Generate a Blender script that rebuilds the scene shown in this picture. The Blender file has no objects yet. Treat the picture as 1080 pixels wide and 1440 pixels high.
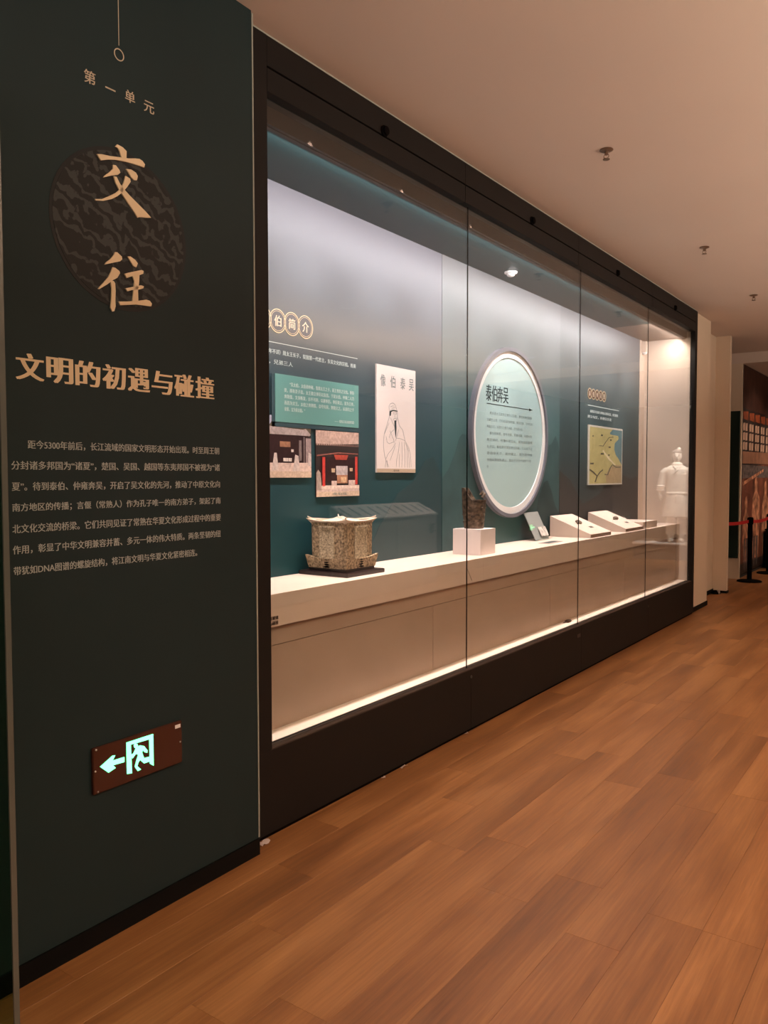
import bpy, bmesh, math, random
from mathutils import Vector, Matrix
C = bpy.context.scene.collection
SC = bpy.context.scene
R = math.radians
random.seed(7)

# ------------------------------------------------------------------ camera
cam_d = bpy.data.cameras.new('camera'); cam = bpy.data.objects.new('camera', cam_d); C.objects.link(cam)
cam_d.sensor_fit = 'VERTICAL'; cam_d.sensor_height = 36.0; cam_d.lens = 1120.0 / 1440.0 * 36.0
cam_d.clip_start = 0.05; cam_d.clip_end = 100
a, p, rl = R(35.53), R(2.53), R(-0.1)
fw = Vector((-math.sin(a) * math.cos(p), math.cos(a) * math.cos(p), -math.sin(p)))
rt0 = Vector((math.cos(a), math.sin(a), 0)); up0 = rt0.cross(fw)
rt = rt0 * math.cos(rl) + up0 * math.sin(rl); up = -rt0 * math.sin(rl) + up0 * math.cos(rl)
m = Matrix((( rt.x, up.x, -fw.x, 2.2), (rt.y, up.y, -fw.y, 0.0), (rt.z, up.z, -fw.z, 1.45), (0, 0, 0, 1)))
cam.matrix_world = m
SC.camera = cam

# ------------------------------------------------------------------ world, exposure
w = bpy.data.worlds.new('world'); SC.world = w; w.use_nodes = True
w.node_tree.nodes['Background'].inputs[0].default_value = (1.0, 0.75, 0.55, 1)
w.node_tree.nodes['Background'].inputs[1].default_value = 0.02
SC.view_settings.view_transform = 'Standard'
SC.view_settings.look = 'None'
SC.view_settings.exposure = 0.0
SC.view_settings.gamma = 1.0
SC.view_settings.use_curve_mapping = False

WARM = (1.0, 0.74, 0.54)
def lamp(name, kind, loc, aim, power, color, **kw):
    d = bpy.data.lights.new(name, kind); d.energy = power; d.color = color
    for k, v in kw.items(): setattr(d, k, v)
    o = bpy.data.objects.new(name, d); C.objects.link(o); o.location = loc
    v = Vector(aim) - Vector(loc)
    o.rotation_euler = v.to_track_quat('-Z', 'Y').to_euler()
    return o

# corridor: recessed downlights in the ceiling, out of frame to the right and behind
DOWN = [(2.75, -1.6), (2.75, 0.4), (2.75, 2.4), (2.75, 4.4), (2.75, 6.4), (2.75, 8.4), (2.75, 10.6)]
DPOW = [45, 65, 110, 75, 32, 12, 6]
for (x, y), pw in zip(DOWN, DPOW):
    lamp('downlight_lamp', 'SPOT', (x, y, 3.14), (x - 0.35, y, 0), pw, WARM, spot_size=R(118), spot_blend=0.9, shadow_soft_size=0.06)
# added uplights, unseen to the right, that brighten the ceiling
for y0, pw in ((-1.4, 70), (1.6, 85), (4.6, 95), (7.6, 80), (10.4, 38)):
    lamp('ceiling_fill_lamp', 'AREA', (3.95, y0, 2.02), (3.9499, y0, 3.17), pw*1.95, (1.0, 0.79, 0.62), shape='RECTANGLE', size=2.9, size_y=0.25)
# accent spot on the statue
lamp('accent_lamp', 'SPOT', (1.25, 13.75, 2.97), (1.68, 14.3, 0.6), 330, (1.0, 0.9, 0.8), spot_size=R(60), spot_blend=0.6, shadow_soft_size=0.03)
# added spots to brighten the mural, beyond the lower ceiling's edge
for y in (12.9, 14.6, 16.3):
    lamp('mural_lamp', 'SPOT', (1.5, y, 2.98), (-0.2, y, 1.2), 110, WARM, spot_size=R(85), spot_blend=0.8, shadow_soft_size=0.05)
# added unseen fill behind the camera to brighten the title wall
lamp('title_fill_lamp', 'AREA', (2.6, -0.6, 3.05), (0.1, 1.0, 1.9), 22, (1.0, 0.86, 0.72), shape='RECTANGLE', size=1.2, size_y=0.3)
# spots over the two lecterns across the corridor
lamp('accent_lamp', 'SPOT', (2.9, 8.35, 3.1), (3.6, 8.35, 1.0), 520, (1.0, 0.85, 0.75), spot_size=R(60), spot_blend=0.7, shadow_soft_size=0.05)
# showcase: wall-wash tubes at the front of the case ceiling, turned to the back wall
lamp('case_wash_lamp', 'AREA', (-0.125, 5.45, 2.865), (-0.55, 5.45, 2.32), 62, (1.0, 0.92, 0.93), shape='RECTANGLE', size=6.2, size_y=0.03)
# showcase: small downlights over the bench
SPOTS = [2.75, 3.55, 4.40, 5.25, 6.1, 6.95, 7.8]
for y in SPOTS:
    lamp('case_spot_lamp', 'SPOT', (-0.135, y, 2.87), (-0.27, y + 0.05, 0.95), 80, (1.0, 0.78, 0.71), spot_size=R(54), spot_blend=1.0, shadow_soft_size=0.02)
lamp('case_spot_lamp', 'SPOT', (-0.15, 8.33, 2.86), (-0.20, 8.62, 2.55), 7, (1.0, 0.80, 0.62), spot_size=R(120), spot_blend=1.0, shadow_soft_size=0.03)
for k in range(10):
    lamp('picture_spot_lamp', 'SPOT', (-0.135, 2.5 + k*0.62, 2.87), (-0.54, 2.5 + k*0.62, 1.55), 26, (1.0, 0.92, 0.90), spot_size=R(84), spot_blend=1.0, shadow_soft_size=0.02)
# showcase: line of small spots between glass and rail lights the apron and the shelf strip
for k in range(9):
    lamp('front_spot_lamp', 'SPOT', (-0.060, 2.66 + k*0.70, 2.925), (-0.085, 2.66 + k*0.70, 0.36), 72, (1.0, 0.76, 0.65), spot_size=R(50), spot_blend=1.0, shadow_soft_size=0.012)

# ------------------------------------------------------------------ materials
def mat(name, col, rough=0.6, metal=0.0, spec=0.5, emit=None, estr=0.0, noise=0.0, nscale=20.0, bump=0.0, bscale=200.0, coat=0.0, stretch=None):
    mt = bpy.data.materials.new(name); mt.use_nodes = True
    nt = mt.node_tree; b = nt.nodes['Principled BSDF']
    b.inputs['Base Color'].default_value = (*col, 1); b.inputs['Roughness'].default_value = rough
    b.inputs['Metallic'].default_value = metal; b.inputs['Specular IOR Level'].default_value = spec
    b.inputs['Coat Weight'].default_value = coat
    if emit: b.inputs['Emission Color'].default_value = (*emit, 1); b.inputs['Emission Strength'].default_value = estr
    tc = nt.nodes.new('ShaderNodeTexCoord'); src = tc.outputs['Object']
    if stretch:
        mp = nt.nodes.new('ShaderNodeMapping'); mp.inputs['Scale'].default_value = stretch
        nt.links.new(src, mp.inputs['Vector']); src = mp.outputs['Vector']
    if noise:
        n = nt.nodes.new('ShaderNodeTexNoise'); n.inputs['Scale'].default_value = nscale; n.inputs['Detail'].default_value = 5
        nt.links.new(src, n.inputs['Vector'])
        r = nt.nodes.new('ShaderNodeValToRGB')
        r.color_ramp.elements[0].position = 0.3; r.color_ramp.elements[1].position = 0.7
        r.color_ramp.elements[0].color = (*[c * (1 - noise) for c in col], 1)
        r.color_ramp.elements[1].color = (*[min(1, c * (1 + noise)) for c in col], 1)
        nt.links.new(n.outputs['Fac'], r.inputs['Fac']); nt.links.new(r.outputs['Color'], b.inputs['Base Color'])
    if bump:
        n2 = nt.nodes.new('ShaderNodeTexNoise'); n2.inputs['Scale'].default_value = bscale
        nt.links.new(src, n2.inputs['Vector'])
        bp = nt.nodes.new('ShaderNodeBump'); bp.inputs['Strength'].default_value = bump; bp.inputs['Distance'].default_value = 0.002
        nt.links.new(n2.outputs['Fac'], bp.inputs['Height']); nt.links.new(bp.outputs['Normal'], b.inputs['Normal'])
    return mt
def glass_mat(name, tint, f0=0.045):
    # thin pane: transparent with a two-sided Schlick mirror on top
    mt = bpy.data.materials.new(name); mt.use_nodes = True; nt = mt.node_tree; nt.nodes.clear()
    N = nt.nodes.new; out = N('ShaderNodeOutputMaterial'); mix = N('ShaderNodeMixShader')
    tr = N('ShaderNodeBsdfTransparent'); tr.inputs[0].default_value = (*tint, 1)
    gl = N('ShaderNodeBsdfGlossy'); gl.inputs['Roughness'].default_value = 0.0; gl.inputs['Color'].default_value = (1, 1, 1, 1)
    g = N('ShaderNodeNewGeometry'); d = N('ShaderNodeVectorMath'); d.operation = 'DOT_PRODUCT'
    nt.links.new(g.outputs['Incoming'], d.inputs[0]); nt.links.new(g.outputs['True Normal'], d.inputs[1])
    def M(op, x, y=None):
        n = N('ShaderNodeMath'); n.operation = op
        for i, v in enumerate((x, y)):
            if v is None: continue
            if isinstance(v, (int, float)): n.inputs[i].default_value = v
            else: nt.links.new(v, n.inputs[i])
        return n.outputs[0]
    c = M('ABSOLUTE', d.outputs['Value']); q = M('SUBTRACT', 1.0, c); q = M('POWER', q, 5.0)
    f = M('ADD', M('MULTIPLY', q, 1 - f0), f0)
    nt.links.new(f, mix.inputs[0]); nt.links.new(tr.outputs[0], mix.inputs[1]); nt.links.new(gl.outputs[0], mix.inputs[2])
    nt.links.new(mix.outputs[0], out.inputs[0])
    return mt
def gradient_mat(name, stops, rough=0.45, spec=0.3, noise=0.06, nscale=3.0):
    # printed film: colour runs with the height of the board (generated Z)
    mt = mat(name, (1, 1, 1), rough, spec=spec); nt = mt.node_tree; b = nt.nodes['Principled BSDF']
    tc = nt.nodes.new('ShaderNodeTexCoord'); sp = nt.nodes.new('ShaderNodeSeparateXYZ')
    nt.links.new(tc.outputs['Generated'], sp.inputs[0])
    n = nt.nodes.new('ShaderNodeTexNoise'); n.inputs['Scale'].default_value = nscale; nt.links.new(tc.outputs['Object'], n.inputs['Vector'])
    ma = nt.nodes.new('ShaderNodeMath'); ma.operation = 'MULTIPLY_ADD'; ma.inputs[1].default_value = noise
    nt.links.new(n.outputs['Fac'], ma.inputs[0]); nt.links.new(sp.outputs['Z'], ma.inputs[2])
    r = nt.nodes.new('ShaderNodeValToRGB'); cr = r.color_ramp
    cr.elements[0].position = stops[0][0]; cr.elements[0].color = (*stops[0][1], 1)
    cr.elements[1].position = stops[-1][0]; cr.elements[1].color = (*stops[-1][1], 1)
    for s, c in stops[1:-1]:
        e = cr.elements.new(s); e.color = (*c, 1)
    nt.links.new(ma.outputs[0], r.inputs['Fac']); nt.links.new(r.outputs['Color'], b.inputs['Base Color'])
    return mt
def wood_mat():
    mt = mat('plank_wood', (0.3, 0.13, 0.05), 0.38, spec=0.45); nt = mt.node_tree; b = nt.nodes['Principled BSDF']; N = nt.nodes.new; L = nt.links.new
    tc = N('ShaderNodeTexCoord'); oi = N('ShaderNodeObjectInfo')
    sc = N('ShaderNodeVectorMath'); sc.operation = 'SCALE'; sc.inputs[3].default_value = 37.0
    cmb = N('ShaderNodeCombineXYZ'); L(oi.outputs['Random'], cmb.inputs[0]); L(oi.outputs['Random'], cmb.inputs[1]); L(oi.outputs['Random'], cmb.inputs[2])
    L(cmb.outputs[0], sc.inputs[0])
    ad = N('ShaderNodeVectorMath'); ad.operation = 'ADD'; L(tc.outputs['Object'], ad.inputs[0]); L(sc.outputs[0], ad.inputs[1])
    def noise(scale, st, det=4, dist=0.0):
        mp = N('ShaderNodeMapping'); mp.inputs['Scale'].default_value = st; L(ad.outputs[0], mp.inputs['Vector'])
        n = N('ShaderNodeTexNoise'); n.inputs['Scale'].default_value = scale; n.inputs['Detail'].default_value = det; n.inputs['Distortion'].default_value = dist
        L(mp.outputs[0], n.inputs['Vector']); return n.outputs['Fac']
    big = noise(1.5, (4.2, 0.65, 1), 3, 0.3); grain = noise(14, (7, 0.22, 1), 5, 0.25); fine = noise(60, (8, 0.25, 1), 3)
    r = N('ShaderNodeValToRGB'); cr = r.color_ramp
    cr.elements[0].position = 0.26; cr.elements[0].color = (0.105, 0.037, 0.011, 1)
    cr.elements[1].position = 0.76; cr.elements[1].color = (0.43, 0.20, 0.070, 1)
    e = cr.elements.new(0.5); e.color = (0.24, 0.098, 0.030, 1)
    m1 = N('ShaderNodeMath'); m1.operation = 'MULTIPLY_ADD'; m1.inputs[1].default_value = 0.30; L(grain, m1.inputs[0])
    m2 = N('ShaderNodeMath'); m2.operation = 'MULTIPLY'; m2.inputs[1].default_value = 0.60; L(big, m2.inputs[0]); L(m2.outputs[0], m1.inputs[2])
    m3 = N('ShaderNodeMath'); m3.operation = 'MULTIPLY_ADD'; m3.inputs[1].default_value = 0.10; L(fine, m3.inputs[0]); L(m1.outputs[0], m3.inputs[2])
    L(m3.outputs[0], r.inputs['Fac'])
    hs = N('ShaderNodeHueSaturation'); L(r.outputs['Color'], hs.inputs['Color'])
    mr = N('ShaderNodeMapRange'); mr.inputs['To Min'].default_value = 0.93; mr.inputs['To Max'].default_value = 1.07
    L(oi.outputs['Random'], mr.inputs['Value']); L(mr.outputs[0], hs.inputs['Value'])
    L(hs.outputs['Color'], b.inputs['Base Color'])
    bp = N('ShaderNodeBump'); bp.inputs['Strength'].default_value = 0.15; bp.inputs['Distance'].default_value = 0.001; L(grain, bp.inputs['Height']); L(bp.outputs[0], b.inputs['Normal'])
    rr = N('ShaderNodeMapRange'); rr.inputs['To Min'].default_value = 0.34; rr.inputs['To Max'].default_value = 0.5; L(grain, rr.inputs['Value']); L(rr.outputs[0], b.inputs['Roughness'])
    return mt

K = {}
K['ceiling'] = mat('ceiling_paint', (0.60, 0.50, 0.43), 0.9, spec=0.1, noise=0.02, nscale=1.0)
K['trimcream'] = mat('pale_plaster_edge', (0.34, 0.35, 0.30), 0.8, spec=0.2)
K['cream'] = mat('cream_paint', (0.62, 0.50, 0.38), 0.8, spec=0.2, noise=0.02, nscale=2)
K['title'] = mat('dark_green_wall_film', (0.0125, 0.0245, 0.0260), 0.6, spec=0.22, noise=0.10, nscale=1.6, bump=0.1, bscale=120)
K['black'] = mat('black_skirting', (0.0035, 0.0035, 0.0035), 0.6, spec=0.12)
K['frame'] = mat('dark_bronze_metal', (0.009, 0.0068, 0.006), 0.6, metal=0.0, spec=0.22, noise=0.1, nscale=3)
K['gap'] = mat('near_black', (0.003, 0.002, 0.002), 0.9, spec=0.05)  # near-black for joints, knobs, barriers and other black parts
K['gold'] = mat('gold_lettering', (0.76, 0.60, 0.39), 0.55, spec=0.3)
K['goldthin'] = mat('pale_gold_lettering', (0.56, 0.46, 0.34), 0.6, spec=0.2)
K['bodytext'] = mat('grey_beige_lettering', (0.42, 0.45, 0.43), 0.6, spec=0.2)
K['rail'] = mat('grey_soffit_metal', (0.07, 0.062, 0.058), 0.6, spec=0.3)
K['railbar'] = mat('dark_rail', (0.05, 0.036, 0.03), 0.5, spec=0.3)
K['caseceil'] = mat('dark_teal_case_ceiling', (0.013, 0.036, 0.038), 0.35, spec=0.13)
K['caseceil2'] = mat('beige_case_ceiling', (0.25, 0.18, 0.14), 0.4, spec=0.3)
K['bench'] = mat('pale_bench_paint', (0.66, 0.53, 0.45), 0.75, spec=0.2, noise=0.03, nscale=6)
K['lower'] = mat('shaded_beige_lower_board', (0.41, 0.30, 0.24), 0.8, spec=0.15, noise=0.04, nscale=4)  # darker than the bench: shade of the recess put into the colour
K['sill'] = mat('cream_shelf', (0.80, 0.68, 0.58), 0.7, spec=0.2)
K['endwall'] = mat('beige_end_board', (0.66, 0.53, 0.44), 0.8, spec=0.2, noise=0.02, nscale=3)
K['white'] = mat('white_satin', (0.80, 0.78, 0.78), 0.45, spec=0.4)
K['whiteblock'] = mat('white_block', (0.82, 0.72, 0.70), 0.7, spec=0.2)
K['greyring'] = mat('grey_ring_metal', (0.15, 0.15, 0.18), 0.45, spec=0.4)
K['disc'] = mat('pale_teal_print', (0.40, 0.56, 0.57), 0.35, spec=0.5)
K['ink'] = mat('dark_ink', (0.03, 0.045, 0.05), 0.6, spec=0.2)
K['inkgrey'] = mat('grey_ink', (0.17, 0.22, 0.23), 0.6, spec=0.2)
K['whiteink'] = mat('white_ink', (0.62, 0.70, 0.70), 0.6, spec=0.2)
K['teal'] = mat('flat_teal_print', (0.13, 0.31, 0.29), 0.5, spec=0.3)
K['tealdark'] = mat('dark_teal_print', (0.035, 0.07, 0.085), 0.5, spec=0.3)
K['mount'] = mat('mountain_print', (0.040, 0.085, 0.09), 0.5, spec=0.3, noise=0.15, nscale=6)
K['mount2'] = mat('near_mountain_print', (0.028, 0.05, 0.052), 0.5, spec=0.3, noise=0.15, nscale=6)
K['paper'] = mat('pink_white_paper', (0.80, 0.70, 0.68), 0.6, spec=0.2)
K['tan'] = mat('tan_caption_strip', (0.50, 0.38, 0.28), 0.6, spec=0.2)
K['glass'] = glass_mat('showcase_glass', (0.94, 0.96, 0.95), 0.022)
K['greenglass'] = glass_mat('green_tinted_glass', (0.52, 0.68, 0.56), 0.04)
K['edgeglass'] = mat('polished_glass_edge', (0.085, 0.09, 0.075), 0.25, spec=0.6)
K['acrylic'] = glass_mat('clear_acrylic', (0.80, 0.84, 0.83), 0.10)
K['wood'] = wood_mat()
K['stone'] = mat('speckled_tan_stone', (0.34, 0.25, 0.165), 0.85, spec=0.15, noise=0.75, nscale=75, bump=0.8, bscale=90)
K['stonelight'] = mat('pale_carved_stone', (0.47, 0.38, 0.27), 0.85, spec=0.15, noise=0.55, nscale=110, bump=0.8, bscale=120)
K['stonerim'] = mat('worn_stone_rim', (0.62, 0.50, 0.40), 0.8, spec=0.15, noise=0.2, nscale=40)
K['basewood'] = mat('dark_lacquer_base', (0.022, 0.010, 0.010), 0.3, spec=0.5)
K['bronze'] = mat('mottled_bronze', (0.12, 0.08, 0.055), 0.5, metal=0.25, spec=0.5, noise=0.85, nscale=45, bump=1.0, bscale=60)
K['bronzein'] = mat('dark_bronze_inside', (0.03, 0.014, 0.010), 0.6, spec=0.3)
K['clay'] = mat('pale_clay', (0.62, 0.58, 0.53), 0.8, spec=0.15, noise=0.06, nscale=12)
K['clayhair'] = mat('shadowed_clay', (0.16, 0.14, 0.13), 0.8, spec=0.15)
K['signred'] = mat('dark_red_sign_panel', (0.055, 0.016, 0.010), 0.25, spec=0.5)
K['exit'] = mat('lit_green_pictogram', (0.1, 0.9, 0.4), 0.4, emit=(0.14, 1.0, 0.36), estr=4.0)
K['chrome'] = mat('brushed_steel', (0.5, 0.48, 0.46), 0.3, metal=1.0)
K['brass'] = mat('bronze_sprinkler_metal', (0.20, 0.13, 0.09), 0.4, metal=0.6)
K['belt'] = mat('red_belt_webbing', (0.42, 0.02, 0.02), 0.7, spec=0.2)
K['darkgreen'] = mat('dark_green_board', (0.010, 0.022, 0.016), 0.6, spec=0.2)
K['room'] = mat('dim_gallery_wall', (0.035, 0.034, 0.033), 0.8, spec=0.15)
K['lecternbody'] = mat('grey_lectern_body', (0.42, 0.36, 0.34), 0.7, spec=0.2)
K['lectertop'] = mat('pale_lectern_top', (0.66, 0.62, 0.62), 0.5, spec=0.3)

# ------------------------------------------------------------------ helpers
def link(name, me, mt=None, parent=None, loc=None, smooth=False):
    o = bpy.data.objects.new(name, me); C.objects.link(o)
    if mt is not None:
        for x in (mt if isinstance(mt, (list, tuple)) else [mt]): me.materials.append(x)
    if parent is not None: o.parent = parent
    if loc is not None: o.location = loc
    if smooth:
        for f in me.polygons: f.use_smooth = True
    return o
def mesh_bm(name, bm):
    me = bpy.data.meshes.new(name); bmesh.ops.recalc_face_normals(bm, faces=bm.faces); bm.to_mesh(me); bm.free(); return me
def add_box(bm, x0, x1, y0, y1, z0, z1, mi=0, M=None):
    vs = [bm.verts.new(Vector(v) if M is None else M @ Vector(v)) for v in ((x0,y0,z0),(x1,y0,z0),(x1,y1,z0),(x0,y1,z0),(x0,y0,z1),(x1,y0,z1),(x1,y1,z1),(x0,y1,z1))]
    fs = []
    for q in ((0,3,2,1),(4,5,6,7),(0,1,5,4),(1,2,6,5),(2,3,7,6),(3,0,4,7)):
        f = bm.faces.new([vs[i] for i in q]); f.material_index = mi; fs.append(f)
    return vs
def box(name, x0, x1, y0, y1, z0, z1, mt, parent=None, bev=0.0):
    """a box with its origin at its centre (relative to the parent)"""
    c = Vector(((x0+x1)/2, (y0+y1)/2, (z0+z1)/2)); bm = bmesh.new()
    add_box(bm, x0-c.x, x1-c.x, y0-c.y, y1-c.y, z0-c.z, z1-c.z)
    if bev: bmesh.ops.bevel(bm, geom=bm.edges[:] , offset=bev, segments=2, affect='EDGES')
    return link(name, mesh_bm(name, bm), mt, parent, c)
def thing(name, label, cat, loc=(0,0,0), rz=0.0, group=None):
    o = bpy.data.objects.new(name, None); C.objects.link(o); o.location = loc; o.rotation_euler = (0, 0, rz)
    o.empty_display_size = 0.1
    o['label'] = label; o['category'] = cat
    if group: o['group'] = group
    return o
def tag(o, label, cat, group=None):
    o['label'] = label; o['category'] = cat
    if group: o['group'] = group
    return o
def struct(o): o['kind'] = 'structure'; return o
def copy_tree(o, parent=None):
    c = o.copy(); C.objects.link(c); c.parent = parent
    for ch in list(o.children): copy_tree(ch, c)
    return c
def frustum(bm, cx, cy, z0, z1, hx0, hy0, hx1, hy1, mi=0):
    vs = [bm.verts.new((cx+sx*hx, cy+sy*hy, z)) for z, hx, hy in ((z0,hx0,hy0),(z1,hx1,hy1)) for sx, sy in ((-1,-1),(1,-1),(1,1),(-1,1))]
    for q in ((0,3,2,1),(4,5,6,7),(0,1,5,4),(1,2,6,5),(2,3,7,6),(3,0,4,7)):
        bm.faces.new([vs[i] for i in q]).material_index = mi
def lathe(bm, prof, n=16, cx=0, cy=0, sx=1.0, sy=1.0, mi=0, close=True, M=None):
    rings = []
    for r, z in prof:
        ring = []
        for k in range(n):
            v = Vector((cx + sx*r*math.cos(2*math.pi*k/n), cy + sy*r*math.sin(2*math.pi*k/n), z))
            ring.append(bm.verts.new(v if M is None else M @ v))
        rings.append(ring)
    for A, B in zip(rings, rings[1:]):
        for k in range(n): bm.faces.new((A[k], A[(k+1)%n], B[(k+1)%n], B[k])).material_index = mi
    if close:
        bm.faces.new(rings[0][::-1]).material_index = mi; bm.faces.new(rings[-1]).material_index = mi
    return rings
def tube(bm, pts, r, n=8, mi=0):
    pts = [Vector(q) for q in pts]; rs = r if isinstance(r, (list, tuple)) else [r]*len(pts); rings = []
    d_ = pts[-1] - pts[0]; ref = Vector((0, 0, 1)) if abs(d_.z) < 0.7*d_.length else Vector((1, 0, 0))
    for i, q in enumerate(pts):
        t = (pts[min(i+1, len(pts)-1)] - pts[max(i-1, 0)]).normalized()
        u = t.cross(ref) if abs(t.dot(ref)) < 0.98 else t.cross(Vector((0, 1, 0)))
        u.normalize(); v = t.cross(u)
        rings.append([bm.verts.new(q + rs[i]*(u*math.cos(2*math.pi*k/n) + v*math.sin(2*math.pi*k/n))) for k in range(n)])
    for A, B in zip(rings, rings[1:]):
        for k in range(n): bm.faces.new((A[k], A[(k+1)%n], B[(k+1)%n], B[k])).material_index = mi
    bm.faces.new(rings[0][::-1]).material_index = mi; bm.faces.new(rings[-1]).material_index = mi
# flat work on a wall: (s, z) in the plane, proud by d along the wall normal; W maps (s, z, d) -> parent space
def W_case(s, z, d, X=0.0): return Vector((X + d, s, z))
def poly(bm, pts, d0, d1, mi=0, X=0.0):
    """flat prism facing +X: outline pts are (y, z)"""
    area = sum(pts[i][0]*pts[(i+1)%len(pts)][1] - pts[(i+1)%len(pts)][0]*pts[i][1] for i in range(len(pts)))
    if area < 0: pts = pts[::-1]
    A = [bm.verts.new((X+d0, y, z)) for y, z in pts]; B = [bm.verts.new((X+d1, y, z)) for y, z in pts]
    bm.faces.new(A[::-1]).material_index = mi; bm.faces.new(B).material_index = mi
    n = len(pts)
    for i in range(n): bm.faces.new((A[i], A[(i+1)%n], B[(i+1)%n], B[i])).material_index = mi
def rect(bm, y0, y1, z0, z1, d0, d1, mi=0, X=0.0): poly(bm, [(y0,z0),(y1,z0),(y1,z1),(y0,z1)], d0, d1, mi, X)
def flat_obj(name, polys, d0, d1, mt, parent=None, X=0.0):
    """printed or cut-out shapes, one mesh with its origin at the centre"""
    ys = [q[0] for P in polys for q in P]; zs = [q[1] for P in polys for q in P]
    cy, cz = (min(ys)+max(ys))/2, (min(zs)+max(zs))/2; bm = bmesh.new()
    for P in polys: poly(bm, [(y-cy, z-cz) for y, z in P], d0, d1)
    me = bpy.data.meshes.new(name); bm.normal_update(); bmesh.ops.triangulate(bm, faces=[f for f in bm.faces if len(f.verts) > 4]); bm.to_mesh(me); bm.free()
    return link(name, me, mt, parent, (X, cy, cz))
def strip(P, w):
    L, Rr = [], []
    for i, q in enumerate(P):
        a_, b_ = P[max(i-1, 0)], P[min(i+1, len(P)-1)]; dx, dy = b_[0]-a_[0], b_[1]-a_[1]; l = math.hypot(dx, dy) or 1
        nx, ny = -dy/l*w/2, dx/l*w/2; L.append((q[0]+nx, q[1]+ny)); Rr.append((q[0]-nx, q[1]-ny))
    return L + Rr[::-1]
def arcpts(cy, cz, ry, rz=None, n=48, a0=0.0, a1=2*math.pi, full=True):
    rz = ry if rz is None else rz
    return [(cy + ry*math.cos(a0 + (a1-a0)*k/(n if full else n-1)), cz + rz*math.sin(a0 + (a1-a0)*k/(n if full else n-1))) for k in range(n)]
def ring_bm(bm, cy, cz, r0, r1, d0, d1, n=64, mi=0, X=0.0):
    rings = [[bm.verts.new((X+d, cy+r*math.cos(2*math.pi*k/n), cz+r*math.sin(2*math.pi*k/n))) for k in range(n)] for r, d in ((r0,d0),(r1,d0),(r1,d1),(r0,d1))]
    for i in range(4):
        A, B = rings[i], rings[(i+1)%4]
        for k in range(n): bm.faces.new((A[k], A[(k+1)%n], B[(k+1)%n], B[k])).material_index = mi
def text(name, body, y0, y1, z0, z1, d, mt, parent=None, X=0.0, bold=0.0, heavy=0.0, depth=0.0006, ref=None):
    """lettering flat on a wall that faces +X, fitted to the rectangle"""
    cu = bpy.data.curves.new(name, 'FONT'); cu.body = body; cu.size = 1.0; cu.offset = 0.0; heavy = max(heavy, bold*1.5); cu.fill_mode = 'FRONT' if not depth else 'BOTH'
    cu.extrude = 0.0; cu.resolution_u = 3
    o = bpy.data.objects.new(name, cu); C.objects.link(o)
    dg = bpy.context.evaluated_depsgraph_get(); me = bpy.data.meshes.new_from_object(o.evaluated_get(dg))
    bpy.data.objects.remove(o); bpy.data.curves.remove(cu)
    if not len(me.vertices): return None
    xs = [v.co.x for v in me.vertices]; ys = [v.co.y for v in me.vertices]
    x0, x1, b0, b1 = min(xs), max(xs), min(ys), max(ys)
    if ref: b0, b1 = ref
    sx = (y1-y0)/(x1-x0); sz = (z1-z0)/max(1e-6, b1-b0); cy, cz = (y0+y1)/2, (z0+z1)/2
    if heavy:
        bm = bmesh.new(); bm.from_mesh(me); geo = bm.verts[:] + bm.edges[:] + bm.faces[:]
        for k in (-1, 1):
            r = bmesh.ops.duplicate(bm, geom=geo); vs = [g for g in r['geom'] if isinstance(g, bmesh.types.BMVert)]
            bmesh.ops.translate(bm, verts=vs, vec=(k*heavy, 0, k*0.0004))
        bm.to_mesh(me); bm.free()
    for v in me.vertices:
        x, y, zz = v.co
        v.co = (d + zz, y0 + (x-x0)*sx - cy, z0 + (y-b0)*sz - cz)
    me.name = name; me.materials.clear()
    return link(name, me, mt, parent, (X, cy, cz))

# outlines measured in the plane of the title wall (metres)
JIAO=[ [(-0.7028,2.4693),(-0.6955,2.4784),(-0.6752,2.4759),(-0.6614,2.4686),(-0.6623,2.4462),(-0.6800,2.4414),(-0.6867,2.4603),(-0.6927,2.4676)],
[(-0.7683,2.4253),(-0.7512,2.4300),(-0.7215,2.4343),(-0.6809,2.4432),(-0.6550,2.4485),(-0.6286,2.4570),(-0.6126,2.4609),(-0.6008,2.4581),(-0.5912,2.4503),(-0.5947,2.4392),(-0.6130,2.4391),(-0.6605,2.4357),(-0.7015,2.4294),(-0.7267,2.4222),(-0.7555,2.4109),(-0.7631,2.4188)],
[(-0.7120,2.4110),(-0.7019,2.4125),(-0.6894,2.4025),(-0.6860,2.3951),(-0.6948,2.3861),(-0.7177,2.3770),(-0.7467,2.3628),(-0.7426,2.3694),(-0.7275,2.3824),(-0.7122,2.3996)],
[(-0.6640,2.4133),(-0.6452,2.4175),(-0.6268,2.4133),(-0.6200,2.4045),(-0.6235,2.3906),(-0.6352,2.3879),(-0.6456,2.3946),(-0.6548,2.4047)],
[(-0.6665,2.3913),(-0.6499,2.3878),(-0.6475,2.3791),(-0.6620,2.3577),(-0.6779,2.3382),(-0.6986,2.3196),(-0.7191,2.3054),(-0.7491,2.2916),(-0.7760,2.2853),(-0.7783,2.2888),(-0.7539,2.2956),(-0.7290,2.3110),(-0.7035,2.3287),(-0.6880,2.3438),(-0.6747,2.3667),(-0.6693,2.3811)],
[(-0.7101,2.3772),(-0.7000,2.3782),(-0.6877,2.3608),(-0.6725,2.3483),(-0.6520,2.3350),(-0.6206,2.3179),(-0.5939,2.3034),(-0.5696,2.2879),(-0.5889,2.2829),(-0.6160,2.2779),(-0.6225,2.2741),(-0.6345,2.2882),(-0.6526,2.3048),(-0.6730,2.3247),(-0.6906,2.3409),(-0.7029,2.3584)] ]
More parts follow.
